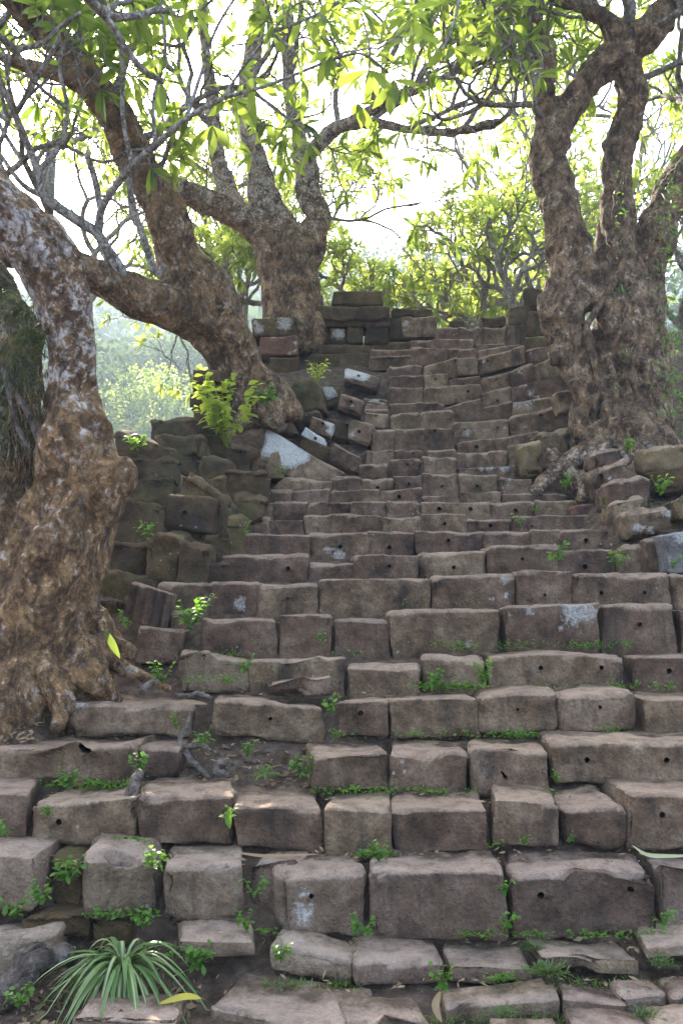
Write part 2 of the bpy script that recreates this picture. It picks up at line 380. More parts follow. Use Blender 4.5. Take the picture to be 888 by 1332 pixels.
    for q_ in range(rng.choice((0, 1, 1, 2, 3) if sum(ds) < 28 else (0, 0, 0, 1)) if amp > .006 and not flute else 0):
        sx = rng.choice((-1, 1)); pn = np.array((sx * rng.uniform(.3, 1), -rng.uniform(.4, 1), rng.choice((1, 1, 1, -.8)) * rng.uniform(.3, 1))); pn /= np.linalg.norm(pn)
        cp = np.array((L if sx > 0 else 0, 0, H if pn[2] > 0 else 0)) if rng.random() < .6 else np.array((rng.uniform(.1, .9) * L, 0, H)); 
        if cp[0] not in (0, L): pn[0] *= .25; pn /= np.linalg.norm(pn)
        cut = rng.uniform(.012, .034) * min(1, H / .25); e_ = (Vr - cp) @ pn + cut + .006 * fbm(base_p * 14, sid + 77 + q_, 2)
        reach = np.linalg.norm((Vr - cp) * np.array((1, 1, .6)), axis=1) < rng.uniform(.1, .22)
        Vr = Vr - pn * (np.clip(e_, 0, .06) * reach)[:, None]
    sag = -amp * 2.3 * (0.5 + 0.5 * vnoise(base_p * np.array((2.2, 0.1, 0.1)), sid + 33)) * (V[:, 2] > H * 0.8)
    Vr[:, 2] += sag
    if flute:
        Vr[:, 1] += 0.045 * np.abs(np.sin(Vr[:, 0] / L * math.pi * 4.5)) * (V[:, 1] < D * 0.3)
    VV = [Vr]; nv = len(Vr); wear_and_light = np.concatenate([wear_and_light, np.zeros(8 * len(holes_ring))])
    for ids in holes_ring:
        rg = Vr[ids].copy(); rg[:, 1] += 0.012; rg2 = Vr[ids].copy(); rg2[:, 1] += 0.09
        ctr = rg2.mean(0); rg2 = ctr + (rg2 - ctr) * 0.85
        VV += [rg2]; a_ = list(range(nv, nv + 8)); nv += 8
        Fs.append(np.array([[ids[i], ids[(i + 1) % 8], a_[(i + 1) % 8], a_[i]] for i in range(8)])[:, ::-1])
        Fs.append(np.array([[a_[0], a_[1], a_[2], a_[3]], [a_[0], a_[3], a_[4], a_[7]], [a_[4], a_[5], a_[6], a_[7]]]))
    Vr = np.concatenate(VV)
    s, t, q = (Vr / dims).T
    W = 0
    for yi, wy in ((0, 1 - t), (1, t)):
        W = W + wy[:, None] * (((1 - s) * (1 - q))[:, None] * C[yi][0] + (s * (1 - q))[:, None] * C[yi][1] + ((1 - s) * q)[:, None] * C[yi][2] + (s * q)[:, None] * C[yi][3])
    la = np.zeros(len(W))
    for lx, ly, lr in lichen:
        pc = P(lx, ly, sum(ds) / 4.0); la = np.maximum(la, 1.25 - np.linalg.norm((W - pc) * np.array((1, 0.6, 1)), axis=1) / (lr / F * sum(ds) / 4.0))
    la = np.clip(la * solid, -0.6, max(1.0, solid * .7))
    org = (C[0][0] + C[0][1] + C[1][0] + C[1][1]) / 4
    return link(name, W, np.concatenate(Fs), mat, parent, org, attrs={"lichen": la, "moss": np.full(len(W), moss), "wear_and_light": wear_and_light})

def rect(x0, x1, yl, yr, bl, br=None):
    return ((x0, yl), (x1, yr), (x1, bl if br is None else br), (x0, bl))

stairs = empty("stone_staircase", (0, 3.6, 0), "long flight of worn brown sandstone block steps climbing to the terrace", "staircase")
# k: (x0, x1, top left, top right, bottom left, bottom right, {options})
STEPS = {
 1: [(228, 335, 1217, 1219, 1240, 1243, {}), (463, 577, 1252, 1252, 1276, 1276, {}), (580, 693, 1252, 1255, 1279, 1279, {}),
     (708, 835, 1243, 1243, 1266, 1266, {}), (838, 960, 1230, 1228, 1246, 1244, {})],
 2: [(-70, 45, 1106, 1104, 1182, 1180, {}), (110, 210, 1110, 1113, 1192, 1192, {'r': .045, 'amp': .02, 'moss': .25}), (213, 320, 1118, 1119, 1198, 1200, {'r': .03}),
     (322, 382, 1124, 1126, 1202, 1202, {'off': .08, 'moss': .3}), (361, 478, 1138, 1131, 1213, 1220, {'r': .04, 'lichen': [(395, 1187, 20), (420, 1160, 6), (397, 1163, 8)], 'holes': [(405, 1166)]}),
     (480, 663, 1130, 1128, 1221, 1222, {}), (666, 855, 1134, 1132, 1221, 1222, {'r': .03, 'holes': [(703, 1166), (820, 1163)]}), (858, 985, 1128, 1126, 1212, 1210, {})],
 3: [(-70, 36, 1030, 1030, 1088, 1086, {}), (38, 176, 1037, 1036, 1098, 1094, {'holes': [(75, 1070)], 'lichen': [(116, 1044, 7)]}), (180, 306, 1032, 1029, 1098, 1099, {'r': .035, 'lichen': [(203, 1040, 6)]}),
     (303, 422, 1040, 1045, 1104, 1108, {'r': .035}), (424, 511, 1048, 1050, 1116, 1116, {}), (513, 636, 1048, 1047, 1109, 1108, {}),
     (638, 728, 1041, 1041, 1100, 1098, {}), (730, 812, 1040, 1038, 1099, 1099, {}), (816, 960, 1032, 1032, 1102, 1102, {'holes': [(860, 1060)]})],
 4: [(-80, 170, 968, 963, 1022, 1020, {'holes': [(113, 972)], 'hole_r': .028}), (176, 236, 968, 972, 1008, 1008, {'off': .12, 'moss': .3}),
     (407, 507, 976, 974, 1026, 1026, {}), (506, 610, 975, 974, 1033, 1033, {}), (611, 713, 974, 976, 1033, 1032, {'holes': [(657, 1011)], 'lichen': [(648, 980, 4)]}),
     (717, 985, 962, 964, 1021, 1022, {'holes': [(765, 990), (868, 991)], 'lichen': [(790, 976, 4), (850, 1000, 3)]})],
 5: [(89, 252, 911, 912, 955, 958, {'lichen': [(103, 910, 17)]}), (273, 422, 906, 914, 955, 966, {'holes': [(352, 935)], 'r': .026}), (437, 505, 909, 909, 956, 956, {'holes': [(468, 928)]}),
     (507, 622, 909, 907, 958, 958, {'lichen': [(537, 914, 4), (597, 909, 4)]}), (625, 727, 906, 900, 951, 949, {'holes': [(673, 923)]}),
     (729, 828, 902, 895, 950, 948, {'holes': [(781, 920)], 'lichen': [(820, 908, 7), (783, 905, 3)]}), (837, 950, 905, 907, 953, 954, {})],
 6: [(234, 326, 846, 856, 882, 884, {'holes': [(273, 859)]}), (322, 450, 854, 853, 896, 896, {'off': .03}), (453, 548, 861, 860, 904, 904, {'off': -.06}),
     (549, 631, 852, 850, 892, 892, {'off': .04, 'moss': .15}), (633, 815, 850, 849, 893, 891, {'holes': [(703, 869), (781, 863)], 'r': .026}), (822, 950, 853, 850, 899, 899, {'holes': [(870, 873)]})],
 7: [(178, 240, 812, 818, 845, 848, {'moss': .25}), (265, 362, 801, 802, 852, 853, {}), (364, 431, 798, 798, 853, 853, {}), (432, 507, 804, 805, 853, 853, {}), (508, 653, 796, 790, 851, 842, {'lichen': [(610, 838, 8)]}),
     (657, 780, 787, 783, 838, 836, {'lichen': [(748, 796, 26), (768, 798, 18), (690, 795, 9), (665, 798, 8), (725, 820, 6)], 'lichen_dense': 1}), (782, 879, 784, 784, 839, 839, {'holes': [(831, 812)]}), (882, 970, 790, 792, 841, 841, {})],
 8: [(205, 269, 757, 756, 801, 801, {'moss': .3}), (271, 336, 754, 755, 801, 801, {'lichen': [(313, 786, 14)]}), (337, 414, 755, 756, 801, 802, {'holes': [(374, 779)]}),
     (416, 559, 749, 748, 804, 803, {}), (562, 671, 746, 744, 791, 790, {'lichen': [(655, 755, 10), (658, 775, 8)]}), (675, 743, 739, 740, 784, 784, {'holes': [(709, 774)]}),
     (746, 871, 743, 742, 785, 784, {'holes': [(782, 771), (837, 768)], 'lichen': [(787, 748, 5)]}), (874, 970, 743, 744, 786, 786, {})],
 9: [(288, 400, 719, 719, 754, 753, {'holes': [(375, 740)]}), (401, 462, 728, 727, 752, 752, {'off': .03}), (463, 545, 719, 718, 748, 748, {'holes': [(507, 736)]}), (548, 632, 714, 712, 746, 745, {'holes': [(590, 738)]}),
     (635, 726, 709, 709, 741, 741, {'holes': [(679, 727)]}), (727, 800, 713, 710, 743, 742, {'holes': [(760, 737)]}), (801, 868, 716, 716, 744, 744, {'off': .05})],
 10: [(308, 400, 693, 694, 720, 720, {}), (402, 479, 689, 690, 727, 726, {'holes': [(442, 711)], 'lichen': [(440, 720, 12), (425, 716, 8)]}), (480, 538, 692, 691, 719, 719, {'holes': [(506, 712)]}), (540, 629, 687, 688, 714, 713, {'holes': [(583, 703)]}),
      (630, 690, 689, 688, 709, 709, {}), (691, 726, 688, 688, 711, 711, {}), (728, 792, 687, 686, 711, 711, {'holes': [(762, 703)]})],
 11: [(304, 350, 673, 672, 693, 693, {}), (351, 393, 672, 672, 696, 696, {}), (396, 442, 666, 666, 691, 691, {}), (444, 495, 667, 667, 691, 691, {}), (497, 545, 668, 668, 691, 691, {}), (546, 605, 666, 666, 688, 688, {'holes': [(578, 681)]}),
      (607, 664, 670, 669, 688, 688, {'holes': [(638, 683)]}), (665, 768, 667, 668, 688, 688, {'holes': [(692, 684)]})],
 12: [(312, 355, 653, 652, 672, 672, {}), (356, 400, 651, 651, 671, 671, {}), (401, 456, 651, 652, 667, 667, {}), (457, 502, 650, 650, 668, 668, {}), (503, 546, 649, 649, 669, 669, {}), (548, 636, 650, 650, 669, 669, {'holes': [(571, 662), (612, 662)]}),
      (637, 694, 649, 648, 668, 668, {'holes': [(670, 664)]}), (695, 748, 648, 648, 668, 668, {})],
 13: [(335, 378, 636, 635, 653, 653, {}), (379, 427, 635, 635, 651, 651, {}), (432, 492, 636, 635, 652, 652, {}), (494, 548, 634, 633, 651, 651, {'holes': [(519, 646)]}), (549, 597, 642, 641, 651, 651, {'off': .03}), (598, 650, 636, 635, 649, 649, {}), (652, 740, 638, 638, 650, 650, {})],
 14: [(429, 468, 617, 617, 638, 638, {}), (469, 510, 621, 620, 637, 637, {'holes': [(491, 634)]}), (511, 549, 616, 614, 636, 635, {'holes': [(532, 630)], 'r': .03}), (551, 597, 614, 613, 641, 641, {'holes': [(575, 632)]}), (599, 647, 616, 615, 638, 638, {'holes': [(620, 632)]}), (648, 690, 617, 618, 641, 641, {'lichen': [(662, 622, 6)]})],
 15: [(467, 505, 601, 600, 616, 616, {}), (506, 549, 594, 594, 612, 611, {'holes': [(530, 604)]}), (551, 592, 592, 591, 613, 612, {'lichen': [(562, 597, 7)]}), (597, 668, 605, 603, 616, 615, {'lichen': [(655, 607, 12), (628, 607, 9), (640, 606, 8)]})],
 16: [(475, 512, 583, 582, 601, 601, {}), (513, 550, 582, 581, 601, 601, {'holes': [(537, 590)]}), (556, 591, 583, 582, 591, 591, {}), (592, 659, 589, 584, 604, 602, {}), (660, 704, 577, 571, 600, 598, {})],
 17: [(485, 512, 556, 556, 582, 582, {}), (514, 550, 555, 555, 582, 582, {}), (552, 590, 555, 553, 584, 583, {'holes': [(565, 558)]}), (595, 644, 575, 568, 589, 587, {'holes': [(619, 581)]}), (645, 700, 569, 560, 585, 578, {})],
 18: [(475, 505, 531, 532, 552, 554, {'holes': [(489, 538)]}), (507, 547, 535, 534, 556, 555, {}), (548, 588, 533, 530, 556, 554, {}), (589, 660, 546, 543, 571, 566, {'holes': [(604, 558), (646, 553)], 'lichen': [(607, 562, 8), (632, 560, 6), (656, 556, 5)]}), (664, 730, 543, 521, 566, 548, {'lichen': [(681, 554, 6)], 'holes': [(700, 540)]})],
 19: [(506, 551, 522, 521, 534, 534, {}), (552, 578, 521, 521, 532, 532, {}), (580, 627, 528, 514, 545, 542, {'holes': [(565, 543)]}), (629, 666, 528, 518, 545, 540, {}), (668, 730, 521, 515, 541, 524, {'lichen': [(672, 523, 14), (686, 527, 11), (700, 517, 7), (660, 528, 6)]})],
 20: [(474, 504, 517, 519, 533, 535, {'holes': [(488, 524)], 'lichen': [(488, 521, 8)]}), (505, 550, 501, 500, 520, 520, {}), (552, 625, 504, 496, 523, 512, {'holes': [(609, 508)]}), (628, 664, 511, 500, 528, 517, {'holes': [(648, 521)]}), (666, 728, 504, 484, 524, 514, {'lichen': [(680, 498, 9), (699, 518, 6), (690, 510, 8)]})],
 21: [(505, 551, 486, 485, 502, 501, {}), (553, 583, 486, 483, 504, 500, {'holes': [(566, 493)]}), (585, 623, 490, 487, 500, 497, {}), (627, 664, 491, 480, 511, 500, {'holes': [(643, 492)]}), (667, 696, 480, 467, 500, 488, {'lichen': [(676, 484, 6)], 'holes': [(676, 483)]}), (697, 726, 468, 458, 490, 480, {'moss': .5})],
 22: [(503, 550, 473, 473, 486, 486, {'lichen': [(518, 473, 6)]}), (552, 594, 475, 463, 485, 484, {'holes': [(595, 468)]}), (595, 620, 463, 464, 480, 478, {}), (622, 682, 464, 446, 480, 464, {'lichen': [(630, 470, 5)], 'holes': [(633, 469)]})],
 23: [(482, 534, 462, 460, 474, 474, {'holes': [(519, 464)]}), (535, 582, 451, 450, 467, 466, {}), (583, 618, 453, 448, 470, 466, {}), (623, 676, 455, 446, 467, 452, {}), (686, 722, 452, 449, 464, 461, {'moss': .3})],
 24: [(482, 533, 453, 452, 464, 464, {}), (534, 615, 441, 438, 453, 452, {}), (618, 655, 446, 445, 456, 455, {}), (683, 716, 437, 436, 453, 452, {'moss': .5})],
 25: [(485, 532, 443, 442, 454, 454, {}), (566, 595, 424, 424, 442, 442, {}), (597, 625, 424, 424, 442, 441, {}), (628, 658, 423, 422, 444, 443, {}), (660, 686, 421, 421, 445, 444, {})],
}
_rs = random.Random(99)
for k in range(1, 9):          # the courses run on to both sides
    row = STEPS[k]; last = max(row, key=lambda q: q[1]); x = last[1] + 4; yt, yb = last[3], last[5]
    while x < 1330:
        w = _rs.uniform(75, 150) * 4.5 / CD[k]; row.append((x, x + w, yt + _rs.uniform(-3, 3), yt + _rs.uniform(-3, 3), yb, yb, {})); x += w + 4
    if 2 <= k <= 4:
        first = min(row, key=lambda q: q[0]); x = first[0] - 4; yt, yb = first[2], first[4]
        while x > -330:
            w = _rs.uniform(90, 150); row.append((x - w, x, yt + _rs.uniform(-3, 3), yt + _rs.uniform(-3, 3), yb, yb, {})); x -= w + 4
NB_ = 0
for k, row in STEPS.items():
    for (x0, x1, yl, yr, bl, br, op) in row:
        d = CD[k] + op.get('off', 0) + random.Random(NB_).uniform(-.012, .012) * (1 if k < 12 else .4)
        rg = random.Random(NB_ * 3 + 5)
        depth = (CD[k + 1] - CD[k]) + 0.13 + rg.uniform(0, .06)
        if k >= 8: x0 -= 1.0; x1 += 1.0
        else: x0 += rg.uniform(.3, 1.8); x1 -= rg.uniform(.3, 1.8)
        sc_ = 4.0 / d if k < 12 else .15; j = lambda a: rg.uniform(-a, a) * sc_
        yw = rg.uniform(-.035, .035)
        stone("stone_block", ((x0 + j(3), yl + j(3)), (x1 + j(3), yr + j(3)), (x1 + j(2), bl if br is None else br), (x0 + j(2), bl)), (d - yw, d + yw, d + yw, d - yw), depth, M_PAVE if k <= 2 else M_STEP, stairs, r=op.get('r', rg.uniform(.014, .036)), amp=op.get('amp', rg.uniform(.009, .018)),
              holes=op.get('holes', ()), lichen=op.get('lichen', ()), moss=op.get('moss', rg.choice((0, 0, .1)) + (.12 if k > 13 else 0)),
              low=0.01 if k < 6 else .09, dz=rg.uniform(-.012, .012), taper=rg.uniform(0, .03), cell=.045 if k < 9 else .055,
              hole_r=op.get('hole_r', .014 if k < 8 else .017) * rg.uniform(.75, 1.25), lean=rg.uniform(0, .03) if k < 12 else .01)
        NB_ += 1
# low paving slabs at the foot
FOOT = [(((352, 1224), (461, 1252), (460, 1272), (350, 1242)), (3.86, 3.76, 3.76, 3.86), .2, .02),
        (((272, 1304), (445, 1338), (445, 1362), (272, 1330)), (3.6, 3.4, 3.4, 3.6), .36, .02),
        (((448, 1326), (562, 1328), (562, 1350), (448, 1350)), (3.42, 3.48, 3.48, 3.42), .26, .0),
        (((580, 1305), (727, 1293), (727, 1314), (580, 1326)), (3.57, 3.6, 3.6, 3.57), .17, .0),
        (((731, 1294), (820, 1304), (818, 1318), (731, 1312)), (3.6, 3.56, 3.56, 3.6), .17, .0),
        (((810, 1290), (872, 1284), (872, 1302), (810, 1312)), (3.6, 3.64, 3.64, 3.6), .14, .02),
        (((874, 1290), (990, 1288), (990, 1310), (874, 1310)), (3.6, 3.6, 3.6, 3.6), .2, .0),
        (((520, 1352), (640, 1345), (640, 1370), (520, 1375)), (3.34, 3.36, 3.36, 3.34), .12, .0),
        (((645, 1340), (742, 1338), (742, 1362), (645, 1362)), (3.38, 3.4, 3.4, 3.38), .16, .0),
        (((746, 1330), (850, 1334), (850, 1356), (746, 1356)), (3.42, 3.42, 3.42, 3.42), .18, .0),
        (((854, 1330), (990, 1330), (990, 1356), (854, 1356)), (3.42, 3.42, 3.42, 3.42), .17, .0)]
for q, d, dep, dz in FOOT:
    stone("paving_slab", q, d, dep, M_PAVE, stairs, r=.028, amp=.01, dz=dz, low=.05, moss=.05)

# ------------------------------------------------------------------ walls and fallen stones
def dB(y):   # distance of the left bank's face at image height y
    return float(np.interp(y, [540, 591, 610, 681, 761, 850], [8.6, 8.3, 7.9, 7.15, 6.45, 5.95]))
_cy = [c[1] for c in COURSE][::-1]; _cd = CD[::-1]
def dS(y):   # distance of the staircase at image height y
    return float(np.interp(y, _cy, _cd))

bank = empty("retaining_wall", (-1.6, 6.8, 1.6), "collapsing dark mossy dry stone wall left of the stairs behind the pale trunk", "wall")
BANK = [(rect(140, 190, 698, 702, 742), 0), (rect(126, 204, 737, 742, 772), .05), (rect(188, 233, 692, 698, 744, 752), -.03), (rect(232, 270, 702, 706, 757), .0),
        (rect(132, 212, 641, 644, 702, 704), .0), (rect(204, 264, 690, 702, 704, 718), .05),
        (rect(172, 228, 612, 614, 645), .0), (((240, 606), (300, 640), (290, 690), (232, 640)), .12), (rect(260, 302, 690, 688, 726, 722), .02), (rect(262, 300, 724, 722, 756, 752), .02),
        (rect(277, 300, 648, 655, 692, 690), .03), (rect(156, 233, 588, 592, 616), .0), (((148, 552), (254, 588), (258, 610), (148, 592)), .0),
        (rect(192, 257, 540, 541, 561), .05), (rect(198, 262, 560, 561, 584), .0), (rect(258, 302, 584, 590, 618), .05), (rect(290, 345, 602, 606, 642), .1),
        (rect(296, 332, 572, 578, 604), .15), (rect(258, 292, 614, 614, 650), .05), (rect(300, 342, 640, 640, 664), .1), (rect(120, 160, 640, 640, 700), .1), (rect(130, 170, 588, 592, 640), .1),
        (rect(300, 312, 664, 664, 720), .0), (rect(258, 292, 754, 754, 770), .1), (rect(110, 160, 770, 770, 800), .1), (rect(160, 206, 770, 772, 800), .1)]
for i, (q, off) in enumerate(BANK):
    yb = max(q[2][1], q[3][1]); rg = random.Random(i + 70)
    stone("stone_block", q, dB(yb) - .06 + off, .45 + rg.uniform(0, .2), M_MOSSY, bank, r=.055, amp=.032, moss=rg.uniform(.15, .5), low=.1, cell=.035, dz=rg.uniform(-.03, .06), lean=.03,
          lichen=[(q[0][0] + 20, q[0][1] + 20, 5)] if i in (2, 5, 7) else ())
stone("stone_block", ((217, 637), (279, 645), (281, 690), (210, 682)), 7.0, .5, M_MOSSY, bank, r=.03, amp=.014, holes=[(240, 667)], hole_r=.022, moss=.2, low=.02, lean=.05,
      lichen=[(235, 683, 5), (255, 684, 5), (222, 712, 6)])

pier = empty("stone_pier", (-1.45, 8.9, 3.4), "short column of stacked dark blocks beside the leaning tree's foot", "pillar")
for x0, x1, yt, yb in [(248, 289, 477, 497), (250, 291, 498, 509), (247, 290, 510, 530), (252, 292, 531, 562), (250, 294, 562, 590)]:
    stone("stone_block", rect(x0, x1, yt, yt + 2, yb), 8.75, .45, M_MOSSY, pier, r=.03, amp=.014, moss=.25, low=.012)

wall = empty("parapet_wall", (0.2, 11.8, 4.6), "broken stone parapet with moulded cap at the head of the stairs, left side", "wall")
for q, d, m, op in [
    (((433, 377), (496, 376), (499, 395), (431, 395)), 11.7, M_MOSSY, {}), (rect(409, 507, 395, 397, 416), 11.6, M_MOSSY, {'r': .04}), (rect(508, 537, 398, 400, 412), 11.9, M_MOSSY, {'r': .04}),
    (rect(405, 428, 424, 424, 447), 11.75, M_RED, {'lichen': [(409, 432, 6)]}), (rect(428, 450, 424, 424, 446), 11.7, M_MOSSY, {'lichen': [(440, 434, 13)]}), (rect(451, 473, 420, 420, 445), 11.7, M_MOSSY, {}),
    (rect(474, 504, 418, 418, 445), 11.7, M_MOSSY, {}), (rect(505, 523, 411, 411, 442), 11.85, M_MOSSY, {}), (rect(402, 508, 413, 414, 424), 11.66, M_MOSSY, {}),
    (rect(403, 485, 447, 447, 459), 11.6, M_MOSSY, {}), (rect(486, 534, 444, 443, 454), 11.75, M_MOSSY, {}), (rect(402, 440, 459, 459, 486), 11.5, M_MOSSY, {}), (rect(440, 482, 458, 457, 482), 11.5, M_MOSSY, {}),
    (rect(521, 567, 410, 409, 438), 11.9, M_STEP, {'lichen': [(527, 421, 7), (525, 430, 5)]}), (rect(534, 562, 399, 402, 411), 12.2, M_MOSSY, {})]:
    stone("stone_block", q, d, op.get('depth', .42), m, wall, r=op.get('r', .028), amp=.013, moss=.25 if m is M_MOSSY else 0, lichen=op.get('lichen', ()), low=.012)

wall2 = empty("parapet_remnant", (2.2, 11.6, 4.6), "uneven broken top of the wall between stair head and right tree", "wall")
for q, d in [(((627, 412), (655, 407), (660, 424), (627, 425)), 12.2), (((662, 398), (690, 391), (692, 421), (661, 422)), 11.8), (rect(681, 712, 373, 373, 397), 11.9), (rect(685, 712, 398, 400, 436), 11.6),
             (rect(684, 716, 437, 437, 462), 11.4), (rect(688, 724, 462, 462, 480), 11.2), (rect(585, 604, 415, 414, 425), 12.5)]:
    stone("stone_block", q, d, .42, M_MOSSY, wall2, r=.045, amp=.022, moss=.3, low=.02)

pillar = empty("carved_pillar_base", (-.85, 11.3, 3.5), "pillar base with lichen-spotted top block above a red block with white border", "pillar")
stone("stone_block", rect(328, 386, 413, 409, 436), 11.35, .5, M_MOSSY, pillar, r=.03, amp=.012, lichen=[(337, 428, 10), (370, 420, 16), (333, 420, 7)], low=.012)
stone("stone_block", rect(338, 387, 437, 434, 461), 11.3, .5, M_RED, pillar, r=.03, amp=.01, lichen=[(384, 446, 5), (384, 456, 4), (355, 438, 5), (366, 436, 5), (376, 460, 5)], low=.012)
stone("stone_block", rect(350, 390, 462, 462, 490), 11.25, .5, M_MOSSY, pillar, r=.03, amp=.01, low=.05)

